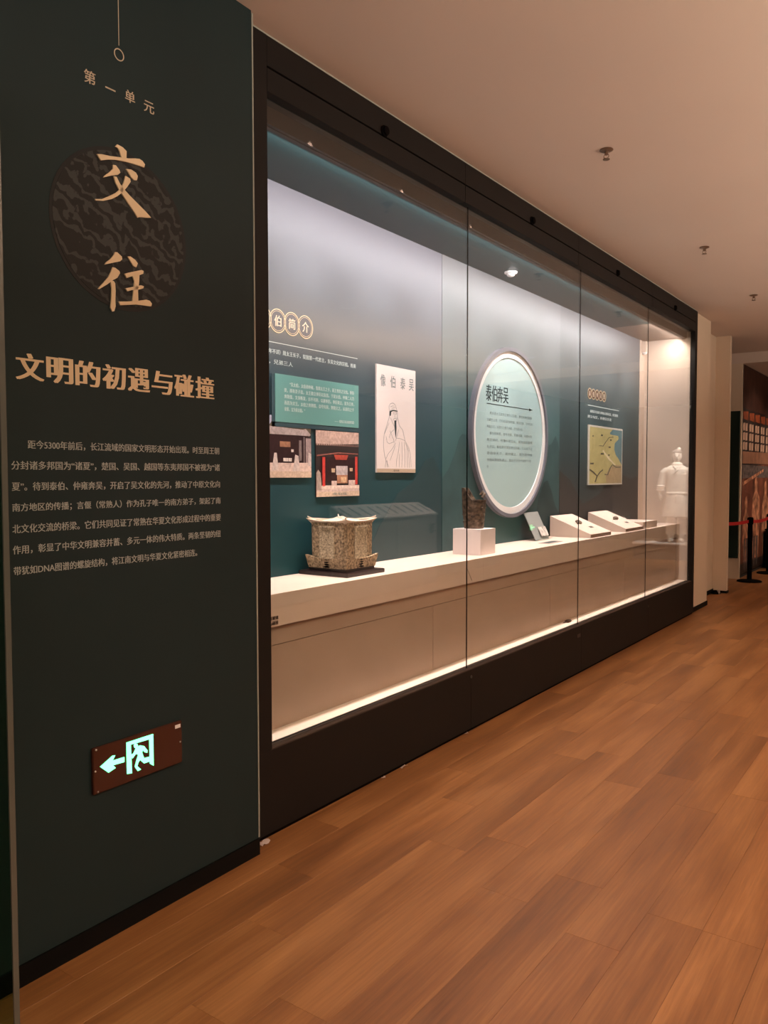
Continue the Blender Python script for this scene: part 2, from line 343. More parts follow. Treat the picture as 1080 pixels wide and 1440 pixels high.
WANG=[ [(-0.7097,2.1465),(-0.7020,2.1474),(-0.6858,2.1383),(-0.6840,2.1302),(-0.6923,2.1220),(-0.7179,2.1122),(-0.7480,2.1002),(-0.7429,2.1080),(-0.7278,2.1206),(-0.7149,2.1361)],
[(-0.7197,2.0979),(-0.7106,2.0981),(-0.6955,2.0915),(-0.6930,2.0856),(-0.7036,2.0686),(-0.7189,2.0591),(-0.7393,2.0425),(-0.7692,2.0220),(-0.7731,2.0226),(-0.7541,2.0438),(-0.7364,2.0641),(-0.7260,2.0830)],
[(-0.7290,2.0563),(-0.7165,2.0562),(-0.7116,2.0500),(-0.7105,2.0269),(-0.7121,1.9968),(-0.7114,1.9800),(-0.7168,1.9642),(-0.7234,1.9618),(-0.7297,1.9726),(-0.7261,2.0028),(-0.7245,2.0327)],
[(-0.6635,2.1433),(-0.6530,2.1456),(-0.6346,2.1389),(-0.6252,2.1301),(-0.6308,2.1167),(-0.6414,2.1179),(-0.6507,2.1289)],
[(-0.6765,2.0869),(-0.6566,2.0953),(-0.6299,2.1052),(-0.6110,2.1122),(-0.6029,2.1108),(-0.6042,2.1018),(-0.6194,2.0943),(-0.6462,2.0857),(-0.6674,2.0759)],
[(-0.6743,2.0423),(-0.6522,2.0500),(-0.6146,2.0633),(-0.6027,2.0625),(-0.6050,2.0555),(-0.6203,2.0491),(-0.6471,2.0423),(-0.6661,2.0344)],
[(-0.6462,2.0875),(-0.6194,2.0956),(-0.6209,2.0743),(-0.6258,2.0428),(-0.6253,2.0123),(-0.6372,2.0037),(-0.6478,2.0040),(-0.6429,2.0396),(-0.6386,2.0708)],
[(-0.6999,1.9969),(-0.6688,2.0024),(-0.6263,2.0121),(-0.5937,2.0215),(-0.5800,2.0204),(-0.5718,2.0130),(-0.5742,2.0037),(-0.5940,2.0020),(-0.6319,1.9998),(-0.6690,1.9916),(-0.6939,1.9864)] ]
EXIT=dict( arrow=[(-0.8008,0.5580),(-0.7556,0.5795),(-0.7458,0.5777),(-0.7559,0.5638),(-0.7118,0.5623),(-0.7121,0.5464),(-0.7542,0.5489),(-0.7447,0.5376),(-0.7712,0.5306)],
lp=[(-0.7029,0.6061),(-0.6868,0.6057),(-0.6835,0.5017),(-0.7024,0.5049)],
tb=[(-0.7029,0.6061),(-0.5978,0.6058),(-0.5981,0.5918),(-0.6918,0.5952)],
rp=[(-0.6136,0.6058),(-0.5978,0.6058),(-0.5976,0.4998),(-0.6124,0.5113)],
head=[(-0.6585,0.5834),(-0.6610,0.5782),(-0.6669,0.5775),(-0.6726,0.5815),(-0.6749,0.5880),(-0.6724,0.5931),(-0.6666,0.5939),(-0.6608,0.5899)],
torso=[(-0.6677,0.5770),(-0.6511,0.5827),(-0.6345,0.5756),(-0.6213,0.5579),(-0.6223,0.5501),(-0.6328,0.5552),(-0.6397,0.5642),(-0.6432,0.5572),(-0.6352,0.5357),(-0.6149,0.5350),(-0.6135,0.5187),(-0.6355,0.5190),(-0.6511,0.5351),(-0.6583,0.5286),(-0.6626,0.5178),(-0.6484,0.5030),(-0.6609,0.5016),(-0.6721,0.5189),(-0.6643,0.5408),(-0.6578,0.5544),(-0.6680,0.5591),(-0.6797,0.5488),(-0.6878,0.5529),(-0.6876,0.5614),(-0.6770,0.5635)] )

def settle(root):
    """children were laid out in world coordinates: make them relative (root not rotated)"""
    def rec(o, base):
        for ch in o.children:
            wl = ch.location.copy(); ch.location = wl - base; rec(ch, wl)
    rec(root, root.location.copy())

CZ = 3.165          # ceiling height
# ================================================================== THE SETTING
floor = struct(box('floor', -0.7, 7.1, -3.2, 18.2, -0.12, -0.012, K['gap']))
floor.location.z = -0.066
PW, PL = 0.176, 1.22
pbm = bmesh.new(); add_box(pbm, 0.0003, PW-0.0003, 0.0003, PL-0.0003, -0.012, 0.0)
bmesh.ops.bevel(pbm, geom=[e for e in pbm.edges if all(v.co.z > -0.001 for v in e.verts)], offset=0.0004, segments=1, affect='EDGES')
plank_me = mesh_bm('plank', pbm); plank_me.materials.append(K['wood'])
def far_planks():
    bm = bmesh.new()
    for i, x, y in rest: add_box(bm, x+0.0006-2, x+PW-0.0006-2, y+0.0007-7, y+PL-0.0007-7, -0.012, 0.0)
    return mesh_bm('plank_far', bm)
rest = []
ix0 = -14
for i in range(ix0, 32):
    x = 1.583 - 0.0 + i*PW - 0.0
    if x < -0.62 or x > 6.9: continue
    off = random.Random(i*7+3).random() * PL
    y = -3.2 - off
    while y < 18.0:
        if -0.35 < x < 2.35 and 0.4 < y + PL and y < 14.0:
            o = bpy.data.objects.new('plank', plank_me); C.objects.link(o); o.parent = floor
            o.location = Vector((x, y, 0)) - floor.location
        else: rest.append((i, x, y))
        y += PL
fp = link('plank_field', far_planks(), K['wood'], floor); fp.location = Vector((2, 7, 0)) - floor.location; fp['kind'] = 'stuff'

struct(box('ceiling', -0.7, 7.1, -3.2, 12.0, CZ, CZ+0.12, K['ceiling']))
struct(box('ceiling_lower', -0.7, 7.1, 12.0, 18.2, 3.02, 3.285, K['ceiling']))
# title wall, turned by 0.86 degrees
TH = R(0.86); TC = Vector((0.055, 2.26, 0))
title = box('wall_left', -0.30, 0.0, -5.4, -0.094, 0.0, CZ, K['title']); struct(title)
title.rotation_euler = (0, 0, TH)
tc_off = title.location.copy()
title.location = TC + Matrix.Rotation(TH, 3, 'Z') @ tc_off
def tl(o):
    """child laid out in (d, u, z) of the title wall -> relative to the wall mesh"""
    o.parent = title; o.location = o.location - tc_off; return o
bb = box('baseboard_left', -0.02, 0.008, -5.4, -0.094, 0.0, 0.062, K['black']); bb.rotation_euler = (0, 0, TH)
bb.location = TC + Matrix.Rotation(TH, 3, 'Z') @ bb.location; struct(bb)
tr = box('trim_1', -0.02, 0.003, -0.0938, -0.0885, 0.065, CZ-0.01, K['trimcream']); tr.rotation_euler = (0, 0, TH)
tr.location = TC + Matrix.Rotation(TH, 3, 'Z') @ tr.location; struct(tr)

# disc with brocade pattern behind the two big characters
def brocade_mat():
    mt = mat('brocade_print', (0.012, 0.013, 0.013), 0.55, spec=0.3); nt = mt.node_tree; b = nt.nodes['Principled BSDF']; N = nt.nodes.new; L = nt.links.new
    tc = N('ShaderNodeTexCoord'); mp = N('ShaderNodeMapping'); mp.inputs['Scale'].default_value = (1, 1, 1.0); mp.inputs['Rotation'].default_value = (R(28), 0, 0)
    L(tc.outputs['Object'], mp.inputs[0])
    n = N('ShaderNodeTexNoise'); n.inputs['Scale'].default_value = 30; n.inputs['Detail'].default_value = 2.5; n.inputs['Distortion'].default_value = 2.2; L(mp.outputs[0], n.inputs['Vector'])
    wv = N('ShaderNodeTexWave'); wv.inputs['Scale'].default_value = 6.5; wv.inputs['Distortion'].default_value = 8.0; wv.inputs['Detail'].default_value = 1.5; wv.inputs['Detail Scale'].default_value = 3.2; wv.bands_direction = 'Z'
    L(mp.outputs[0], wv.inputs['Vector'])
    mu = N('ShaderNodeMath'); mu.operation = 'MULTIPLY'; L(n.outputs['Fac'], mu.inputs[0]); L(wv.outputs['Fac'], mu.inputs[1])
    r = N('ShaderNodeValToRGB'); cr = r.color_ramp; cr.elements[0].position = 0.27; cr.elements[0].color = (0.007, 0.0072, 0.007, 1)
    cr.elements[1].position = 0.36; cr.elements[1].color = (0.036, 0.040, 0.040, 1); L(mu.outputs[0], r.inputs['Fac']); L(r.outputs['Color'], b.inputs['Base Color'])
    return mt
tl(flat_obj('disc_border', [arcpts(-0.675, 2.22, 0.254, 0.247, 64)], 0.0005, 0.0012, mat('disc_edge', (0.010, 0.011, 0.011), 0.55, spec=0.3)))
tl(flat_obj('brocade_disc', [arcpts(-0.675, 2.22, 0.243, 0.236, 64)], 0.0014, 0.002, brocade_mat()))
for P in (JIAO, WANG): tl(flat_obj('big_character', P, 0.0025, 0.007, K['gold']))
# hanging line and ring
bm = bmesh.new(); rect(bm, -0.001, 0.001, -0.19, 0.19, 0.0005, 0.0015)
tl(link('line', mesh_bm('line', bm), K['goldthin'], None, (0, -0.6795, 2.975)))
bm = bmesh.new(); ring_bm(bm, 0, 0, 0.0155, 0.0185, 0.0005, 0.0015, 32)
tl(link('ring', mesh_bm('ring', bm), K['goldthin'], None, (0, -0.6795, 2.757)))
for ch, u0, u1, z0, z1 in (('第', -0.805, -0.766, 2.627, 2.666), ('一', -0.731, -0.695, 2.638, 2.642), ('单', -0.659, -0.622, 2.626, 2.663), ('元', -0.587, -0.547, 2.622, 2.657)):
    tl(text('small_character', ch, u0, u1, z0, z1, 0.001, K['goldthin'], bold=0.004))
s = '文明的初遇与碰撞'; L_, Rr = -1.037, -0.302; cell = (Rr - L_ + 0.014) / 8
for k, ch in enumerate(s):
    u0 = L_ + k*cell; tl(text('heading_character', ch, u0, u0 + cell - 0.014, 1.724, 1.799, 0.001, K['gold'], heavy=0.040))
BODY = ['距今5300年前后，长江流域的国家文明形态开始出现。时至周王朝', '分封诸多邦国为“诸夏”，楚国、吴国、越国等东夷邦国不被视为“诸', '夏”。待到泰伯、仲雍奔吴，开启了吴文化的先河，推动了中原文化向',
        '南方地区的传播；言偃（常熟人）作为孔子唯一的南方弟子，架起了南', '北文化交流的桥梁。它们共同见证了常熟在华夏文化形成过程中的重要', '作用，彰显了中华文明兼容并蓄、多元一体的伟大特质。两条坚韧的纽', '带犹如DNA图谱的螺旋结构，将江南文明与华夏文化紧密相连。']
EXT = [(-1.009, -0.278), (-1.059, -0.276), (-1.059, -0.276), (-1.059, -0.274), (-1.060, -0.274), (-1.060, -0.275), (-1.059, -0.387)]
for k, (s, (u0, u1)) in enumerate(zip(BODY, EXT)):
    zc = 1.543 - k*0.0592
    tl(text('text_line', s, u0, u1, zc-0.0125, zc+0.0125, 0.001, K['bodytext'], bold=0.006))

# behind the showcase, beyond it, and the far end
struct(box('wall_behind_case', -0.70, -0.62, -3.2, 12.0, 0, CZ, K['room']))
struct(box('trim_2', -0.60, -0.003, 2.17, 8.70, 3.158, CZ, K['trimcream']))
struct(box('wall_beyond_case', -0.60, -0.03, 8.70, 9.38, 0, CZ, K['cream']))
struct(box('wall_recess', -0.60, -0.22, 9.38, 10.45, 0, CZ, K['cream']))
struct(box('wall_column', -0.60, -0.055, 10.45, 10.53, 0, CZ, K['cream']))
struct(box('baseboard_beyond', -0.04, -0.022, 8.70, 9.388, 0, 0.05, K['black']))
struct(box('baseboard_recess', -0.21, -0.205, 9.388, 10.44, 0, 0.05, K['black']))
struct(box('baseboard_column', -0.20, -0.045, 10.435, 10.54, 0, 0.03, K['black']))
struct(box('wall_far_return', -0.60, -0.225, 12.003, 12.053, 0, 3.02, K['cream']))
struct(box('wall_mural', -0.60, -0.24, 12.05, 18.2, 0, 3.02, K['room']))
struct(box('wall_niche', -0.64, -0.60, 8.7, 12.0, 0, CZ, K['room']))
struct(box('wall_right', 7.0, 7.1, -3.2, 18.2, 0, CZ, K['room'])); struct(box('wall_right_far', 4.2, 4.3, 12.2, 18.2, 0, 3.02, K['room']))
struct(box('wall_back', -0.7, 7.1, -3.3, -3.2, 0, CZ, K['room']))
struct(box('wall_far', -0.7, 7.1, 18.2, 18.3, 0, CZ, K['room']))
db = box('dark_board', -0.42, -0.24, 11.96, 11.995, 0.30, 2.36, K['darkgreen']); tag(db, 'tall dark green board on the wall between the column and the mural', 'board')

struct(box('wall_lamp_support', 3.84, 4.06, -3.0, 11.9, 0, 1.98, K['room']))  # unseen partition added to carry the ceiling uplights

# ================================================================== MURAL
mur = box('wall_mural_print', -0.24, -0.22, 12.055, 18.0, 0.06, 3.015, mat('mural_dark_ground', (0.020, 0.010, 0.008), 0.5, noise=0.5, nscale=3))
mur.name = 'mural'; tag(mur, 'wall-sized photo mural of a brown excavation pit with clay figures', 'mural')
mo = mur.location.copy()
def mp_(name, polys, mt, d0=0.0102, d1=0.0112):
    for P_ in polys:
        o = flat_obj(name, [P_], d0, d1, mt, None, 0.0); o.parent = mur; o.location = o.location - Vector((0, mo.y, mo.z))
cl = {k: mat('mural_' + k, v, 0.5, spec=0.3, noise=n_, nscale=ns) for k, v, n_, ns in (('orange', (0.24, 0.055, 0.02), 0.4, 12), ('window', (0.42, 0.27, 0.20), 0.35, 9), ('band', (0.24, 0.115, 0.07), 0.2, 7), ('rust', (0.15, 0.050, 0.028), 0.45, 4), ('clay', (0.42, 0.19, 0.11), 0.8, 9), ('grey', (0.11, 0.085, 0.08), 0.6, 18), ('brown', (0.055, 0.020, 0.013), 0.5, 6))}
def zt(y, a0, s): return a0 + s*(y-12.0)       # lines of the picture fan out towards the right
mp_('dark_roof', [[(12.06, 3.0), (18, 3.0), (18, 2.4), (12.06, 2.41)]], cl['brown'])
for k in range(14):
    y = 12.07 + k*0.42
    mp_('orange_light', [[(y, 2.36), (y+0.34, 2.36+0.02), (y+0.34, 2.25), (y, 2.26)]], cl['orange'], 0.0113, 0.012)
    for r_ in range(3):
        z = 2.20 - r_*0.135
        mp_('lit_window', [[(y+q, z), (y+q+0.13, z+0.01), (y+q+0.13, z-0.10), (y+q, z-0.11)] for q in (0.01, 0.17)], cl['window'], 0.0113, 0.012)
mp_('pit_ledge', [[(12.06, 1.80), (18, 1.86), (18, 1.66), (12.06, 1.63)]], cl['band'])
mp_('pit_rail', [[(12.06, 1.61), (18, 1.60), (18, 1.44), (12.06, 1.42)]], cl['grey'])
mp_('earth_bank', [[(12.06, 1.40), (13.2, 1.62), (18, 1.75), (18, 0.2), (12.06, 0.2)]], cl['rust'], 0.0104, 0.0108)
mp_('light_slope', [[(12.08, 1.36), (12.6, 1.43), (13.6, 1.56), (13.6, 1.52), (12.6, 1.38), (12.08, 1.31)]], cl['clay'], 0.0113, 0.012)
FIG = [(12.36, 1.14, 0.46), (13.06, 1.42, 0.60), (13.80, 1.36, 0.56), (14.25, 1.30, 0.42), (14.7, 1.3, 0.45), (15.5, 1.3, 0.45), (16.4, 1.3, 0.45)]
for y, zt_, wd in FIG:
    P = [(y-wd*0.20, zt_-0.06), (y-wd*0.10, zt_), (y+wd*0.06, zt_+0.02), (y+wd*0.17, zt_-0.06), (y+wd*0.14, zt_-0.20), (y+wd*0.45, zt_-0.30), (y+wd*0.5, zt_-0.62), (y+wd*0.36, 0.22), (y-wd*0.30, 0.22), (y-wd*0.46, zt_-0.60), (y-wd*0.42, zt_-0.30), (y-wd*0.16, zt_-0.20)]
    mp_('painted_figure', [P], cl['clay'], 0.0121, 0.013)
    mp_('figure_legs', [[(y-wd*0.28, 0.55), (y-wd*0.05, 0.55), (y-wd*0.09, 0.10), (y-wd*0.24, 0.10)], [(y+wd*0.06, 0.55), (y+wd*0.30, 0.55), (y+wd*0.24, 0.10), (y+wd*0.10, 0.10)]], cl['grey'], 0.0131, 0.014)

# ================================================================== SHOWCASE
case = thing('display_case', 'long built-in glass showcase with dark bronze frame along the wall', 'showcase', (0, 5.44, 0))
def cb(name, *a_, bev=0.0): return box(name, *a_, case, bev)
JY = [2.30, 3.93, 5.58, 7.16, 8.60]
base_w = [2.17, 3.93, 5.58, 7.16, 8.70]
for q0, q1 in zip(base_w, base_w[1:]): cb('base_panel', -0.06, 0.0, q0+0.0008, q1-0.0008, 0.018, 0.355, K['frame'], bev=0.001)
cb('plinth', -0.06, -0.012, 2.17, 8.70, 0.0, 0.018, K['gap'])
cb('sill_trim', -0.06, 0.0, 2.30, 8.60, 0.355, 0.360, K['railbar'])
cb('post', -0.045, 0.0, 2.17, 2.305, 0.355, 3.157, K['frame']); cb('post', -0.045, 0.0, 8.615, 8.70, 0.355, 3.157, K['frame'])
for q0, q1 in ((2.305, 3.85), (3.85, 5.46), (5.46, 7.16), (7.16, 8.615)):
    hd = cb('header_door', -0.045, 0.0, q0+0.002, q1-0.002, 2.945, 3.034, K['frame'], bev=0.001)
    cb('header_panel', -0.045, 0.0, q0+0.001, q1-0.001, 3.042, 3.157, K['frame'], bev=0.001)
cb('header_back', -0.055, -0.046, 2.30, 8.62, 2.951, 3.157, K['gap'])
for y, z in ((3.086, 3.06), (4.69, 3.06), (6.26, 3.055), (7.863, 3.055)):
    bm = bmesh.new(); MX = Matrix.Rotation(R(90), 4, 'Y')
    lathe(bm, [(0.026, 0.0), (0.026, 0.006), (0.020, 0.010), (0.020, 0.018), (0.010, 0.020)], 16, M=MX)
    link('lock_knob', mesh_bm('lock_knob', bm), K['gap'], min((c_ for c_ in case.children if c_.name.startswith('header_panel')), key=lambda c_: abs(c_.location.y - y)), (0.0, y, z))
cb('soffit', -0.085, -0.046, 2.305, 8.615, 2.945, 2.95, K['rail'])
cb('soffit_bar', -0.10, -0.085, 2.305, 8.615, 2.875, 2.95, K['railbar'])
cb('case_ceiling', -0.54, -0.10, 2.20, 7.62, 2.885, 2.90, K['caseceil'])
cb('case_ceiling_end', -0.54, -0.10, 7.62, 8.62, 2.885, 2.90, K['caseceil2'])
cb('light_rail', -0.122, -0.101, 2.305, 8.60, 2.872, 2.885, K['railbar'])
cb('side_board', -0.52, -0.045, 2.24, 2.30, 0.36, 2.885, K['tealdark'])
cb('end_board', -0.54, -0.045, 8.60, 8.66, 0.36, 2.885, K['endwall'])
cb('end_strip', -0.53, -0.515, 8.45, 8.60, 0.955, 2.885, K['endwall'])
cb('shelf_strip', -0.20, -0.045, 2.30, 8.60, 0.345, 0.360, K['sill'])
cb('back_wall', -0.60, -0.545, 2.20, 8.66, 0.3, 2.95, K['tealdark'])
for q0, q1 in zip(JY, JY[1:]):
    pane = cb('glass_pane', -0.036, -0.026, q0+0.002, q1-0.002, 0.360, 2.95, K['glass'])
for q in JY[1:-1]:
    cb('pane_joint', -0.034, -0.028, q-0.0018, q+0.0018, 0.360, 2.95, K['gap'])
def clip(y, z, mt, w_=0.012, h_=0.012):
    bm = bmesh.new(); ring_bm(bm, 0, 0, 0.006, 0.009, 0.0, 0.003, 16); return link('lock_hole', mesh_bm('lock_hole', bm), mt, case, (0.0, y, z))
clip(3.93, 0.315, K['rail']); clip(5.53, 0.285, K['rail']); clip(7.16, 0.285, K['rail'])
cb('caption_tab', -0.001, 0.0015, 5.50, 5.56, 0.275, 0.300, K['railbar'])
settle(case)

# backdrop boards
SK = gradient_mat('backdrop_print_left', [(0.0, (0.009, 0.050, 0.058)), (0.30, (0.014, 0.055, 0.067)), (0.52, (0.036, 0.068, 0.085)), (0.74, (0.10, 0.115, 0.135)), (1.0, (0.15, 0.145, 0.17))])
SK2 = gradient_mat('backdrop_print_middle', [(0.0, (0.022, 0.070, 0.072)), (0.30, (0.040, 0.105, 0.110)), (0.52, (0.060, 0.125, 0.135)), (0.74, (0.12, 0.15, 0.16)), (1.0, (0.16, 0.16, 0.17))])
SK3 = gradient_mat('backdrop_print_reflection_grey', [(0.0, (0.034, 0.040, 0.038)), (0.30, (0.036, 0.052, 0.056)), (0.52, (0.042, 0.078, 0.086)), (0.74, (0.09, 0.12, 0.13)), (1.0, (0.13, 0.13, 0.14))])  # print darkened and greyed, with reflections worked into its colours
BZ = 0.955
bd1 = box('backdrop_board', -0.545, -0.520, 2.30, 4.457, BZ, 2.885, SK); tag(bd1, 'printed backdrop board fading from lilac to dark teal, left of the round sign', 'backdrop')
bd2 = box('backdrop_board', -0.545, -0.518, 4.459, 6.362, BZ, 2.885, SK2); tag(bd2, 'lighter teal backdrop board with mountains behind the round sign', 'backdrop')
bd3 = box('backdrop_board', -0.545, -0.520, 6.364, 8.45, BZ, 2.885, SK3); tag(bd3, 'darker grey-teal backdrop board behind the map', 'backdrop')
def on(board, o):
    o.parent = board; o.location = o.location - board.location; return o
XB = -0.520
M2a = [(4.462, 1.44), (4.54, 1.50), (4.62, 1.60), (4.68, 1.71), (4.72, 1.74), (4.78, 1.735), (4.84, 1.64), (4.95, 1.50), (5.05, 1.42), (5.2, 1.30), (5.2, 0.96), (4.462, 0.96)]
M2b = [(5.55, 0.96), (5.7, 1.15), (5.85, 1.30), (5.95, 1.46), (6.05, 1.58), (6.12, 1.70), (6.20, 1.72), (6.28, 1.79), (6.34, 1.72), (6.36, 1.66), (6.36, 0.96)]
M2c = [(5.85, 0.96), (5.95, 1.28), (6.05, 1.40), (6.12, 1.42), (6.20, 1.33), (6.28, 1.20), (6.36, 1.14), (6.36, 0.96)]
M1a = [(3.60, 0.96), (3.75, 1.15), (3.95, 1.35), (4.12, 1.42), (4.25, 1.55), (4.35, 1.58), (4.455, 1.46), (4.455, 0.96)]
on(bd2, flat_obj('mountain', [M2a], 0.0022, 0.0026, K['mount'], X=XB)); on(bd2, flat_obj('mountain', [M2b], 0.0022, 0.0026, K['mount'], X=XB)); on(bd2, flat_obj('mountain', [M2c], 0.0028, 0.0032, K['mount2'], X=XB))
on(bd1, flat_obj('mountain', [M1a], 0.0008, 0.0016, mat('faint_mountain', (0.022, 0.052, 0.060), 0.5, spec=0.3), X=XB))
on(bd3, flat_obj('mountain', [[(6.37, 0.96), (6.37, 1.5), (6.6, 1.42), (6.9, 1.2), (7.3, 1.28), (7.8, 1.5), (8.2, 1.42), (8.44, 1.46), (8.44, 0.96)]], 0.0008, 0.0016, mat('dusk_mountain', (0.045, 0.042, 0.040), 0.5, spec=0.3), X=XB))
# headline roundels
def roundels(board, chars, y0, pitch, zc, r, thick=0.10, gold='gold'):
    for k, ch in enumerate(chars):
        y = y0 + k*pitch
        o = flat_obj('roundel', [arcpts(y, zc, r, n=32)], 0.0012 + (k % 2)*0.0004, 0.0022 + (k % 2)*0.0004, mat('roundel_fill', (0.075, 0.085, 0.11) if thick < 0.1 else (0.10, 0.045, 0.03), 0.5, spec=0.2), X=XB); on(board, o)
        bm = bmesh.new(); ring_bm(bm, 0, 0, r*(1-thick), r*1.0, 0.0024, 0.0032, 32)
        link('roundel_ring', mesh_bm('roundel_ring', bm), K['gold'], o)
        if thick < 0.1:
            bm = bmesh.new(); ring_bm(bm, 0, 0, r*0.80, r*0.83, 0.0024, 0.0032, 32); link('inner_ring', mesh_bm('inner_ring', bm), K['gold'], o)
        t = text('roundel_character', ch, y - r*0.42, y + r*0.42, zc - r*0.45, zc + r*0.45, 0.0034, mat('cream_ink', (0.75, 0.62, 0.48), 0.5), X=XB, bold=0.01)
        t.parent = o; t.location = (0, 0, 0)
roundels(bd1, '泰伯简介', 2.808, 0.1027, 2.216, 0.059, 0.07)
roundels(bd3, '泰伯奔吴图', 7.04, 0.092, 2.207, 0.050, 0.12)
def rule(board, y0, y1, z, mt, h=0.003):
    on(board, flat_obj('rule', [[(y0, z-h/2), (y1, z-h/2), (y1, z+h/2), (y0, z+h/2)]], 0.001, 0.0016, mt, X=XB))
rule(bd1, 2.60, 3.555, 2.108, K['whiteink']); rule(bd3, 7.0, 7.83, 2.10, K['whiteink'], 0.006)
SJ = ['“吴太伯，太伯弟仲雍，皆周太王之子，而王季历之兄也。季历', '贤，而有圣子昌，太王欲立季历以及昌，于是太伯、仲雍二人乃', '奔荆蛮，文身断发，示不可用，以避季历。季历果立，是为王季，', '而昌为文王。太伯之奔荆蛮，自号句吴。荆蛮义之，从而归之千', '余家，立为吴太伯。”']
on(bd1, text('text_line', '泰伯（又称太伯，生卒年不详）周太王长子，吴国第一代君主，东吴文化的宗祖。姓姬', 2.60, 3.54, 2.052, 2.076, 0.001, K['whiteink'], X=XB, bold=0.004))
on(bd1, text('text_line', '父亲为古公亶父，兄弟三人', 2.60, 3.02, 2.002, 2.026, 0.001, K['whiteink'], X=XB, bold=0.004))
on(bd3, text('text_line', '商朝末年泰伯与仲雍从周原出发，奔至荆蛮', 7.06, 7.80, 2.035, 2.062, 0.001, K['whiteink'], X=XB, bold=0.02))
on(bd3, text('text_line', '建立勾吴，开创吴文化', 7.0, 7.62, 1.985, 2.012, 0.001, K['whiteink'], X=XB, bold=0.02))

# quotation panel
q = box('quote_panel', -0.519, -0.5095, 2.880, 3.552, 1.722, 1.957, K['teal']); tag(q, 'flat sea-green panel with a white quotation above the two temple photos', 'panel')
for k, s in enumerate(SJ):
    y0 = 2.985 if k == 0 else 2.945; y1 = 3.51 if k < 4 else 3.10
    zc = 1.912 - k*0.031; on(q, text('text_line', s, y0, y1, zc-0.0105, zc+0.0105, 0.0099, K['whiteink'], X=-0.519, bold=0.004))
on(q, text('text_line', '——《史记·吴太伯世家》', 3.34, 3.51, 1.742, 1.758, 0.0099, K['whiteink'], X=-0.519, bold=0.004))

# printed photographs: flat pictures made of coloured shapes
def photo(name, label, y0, y1, z0, z1, shapes, X=-0.519, base=(0.03, 0.02, 0.02), th=0.006):
    o = box(name, X, X+th, y0, y1, z0, z1, mat(name + '_ground', base, 0.5, spec=0.3)); tag(o, label, 'photo')
    for i, (nm, col, P) in enumerate(shapes):
        pm = mat('print_' + nm, col, 0.5, spec=0.25, noise=0.25, nscale=60)
        for poly_ in P: on(o, flat_obj(nm, [[(y0 + u*(y1-y0), z0 + v*(z1-z0)) for u, v in poly_]], th + 0.0002 + i*0.00025, th + 0.0004 + i*0.00025, pm, X=X))
    return o
def rc(u0, u1, v0, v1): return [(u0, v0), (u1, v0), (u1, v1), (u0, v1)]
photo('temple_photo', 'print of a dark temple hall behind a pale forecourt, cut by the post', 2.56, 3.148, 1.447, 1.752, [
    ('sky', (0.42, 0.42, 0.55), [rc(0, 1, 0.74, 1.0)]), ('trees', (0.12, 0.09, 0.06), [[(0.45, 0.80), (0.52, 0.93), (0.6, 0.86), (0.68, 0.93), (0.78, 0.86), (0.86, 0.92), (1, 0.86), (1, 0.74), (0.45, 0.74)]]),
    ('roof', (0.42, 0.33, 0.32), [[(0, 0.72), (0.96, 0.68), (1, 0.72), (0.93, 0.82), (0.9, 0.80), (0, 0.86)]]), ('hall', (0.030, 0.010, 0.012), [rc(0, 0.97, 0.24, 0.70)]),
    ('side_wall', (0.36, 0.26, 0.26), [rc(0.93, 1.0, 0.22, 0.66)]), ('pillar', (0.20, 0.15, 0.15), [rc(0.84, 0.875, 0.28, 0.62), rc(0.90, 0.915, 0.24, 0.68)]),
    ('plaque', (0.36, 0.17, 0.10), [rc(0.60, 0.73, 0.50, 0.59)]), ('forecourt', (0.68, 0.50, 0.44), [[(0, 0.0), (1, 0.0), (1, 0.25), (0.70, 0.24), (0, 0.24)]]),
    ('balustrade', (0.62, 0.50, 0.47), [[(0.50, 0.12), (0.53, 0.40), (0.56, 0.40), (0.58, 0.12)], [(0.76, 0.10), (0.79, 0.38), (0.83, 0.36), (0.85, 0.12)], [(0.955, 0.2), (0.965, 0.42), (1, 0.40), (1, 0.18)]]),
    ('bright_shape', (0.72, 0.60, 0.56), [rc(0.64, 0.70, 0.265, 0.32), rc(0.705, 0.745, 0.265, 0.32), rc(0.74, 0.77, 0.42, 0.465)]), ('caption_strip', (0.60, 0.44, 0.34), [rc(0, 1, 0.0, 0.10)])])
bdr = box('border_patch', -0.5125, -0.5112, 2.857, 3.57, 1.699, 1.7215, K['tealdark']); on(q, bdr)
on(q, box('border_patch', -0.5125, -0.5112, 2.857, 2.879, 1.699, 1.957, K['tealdark']))
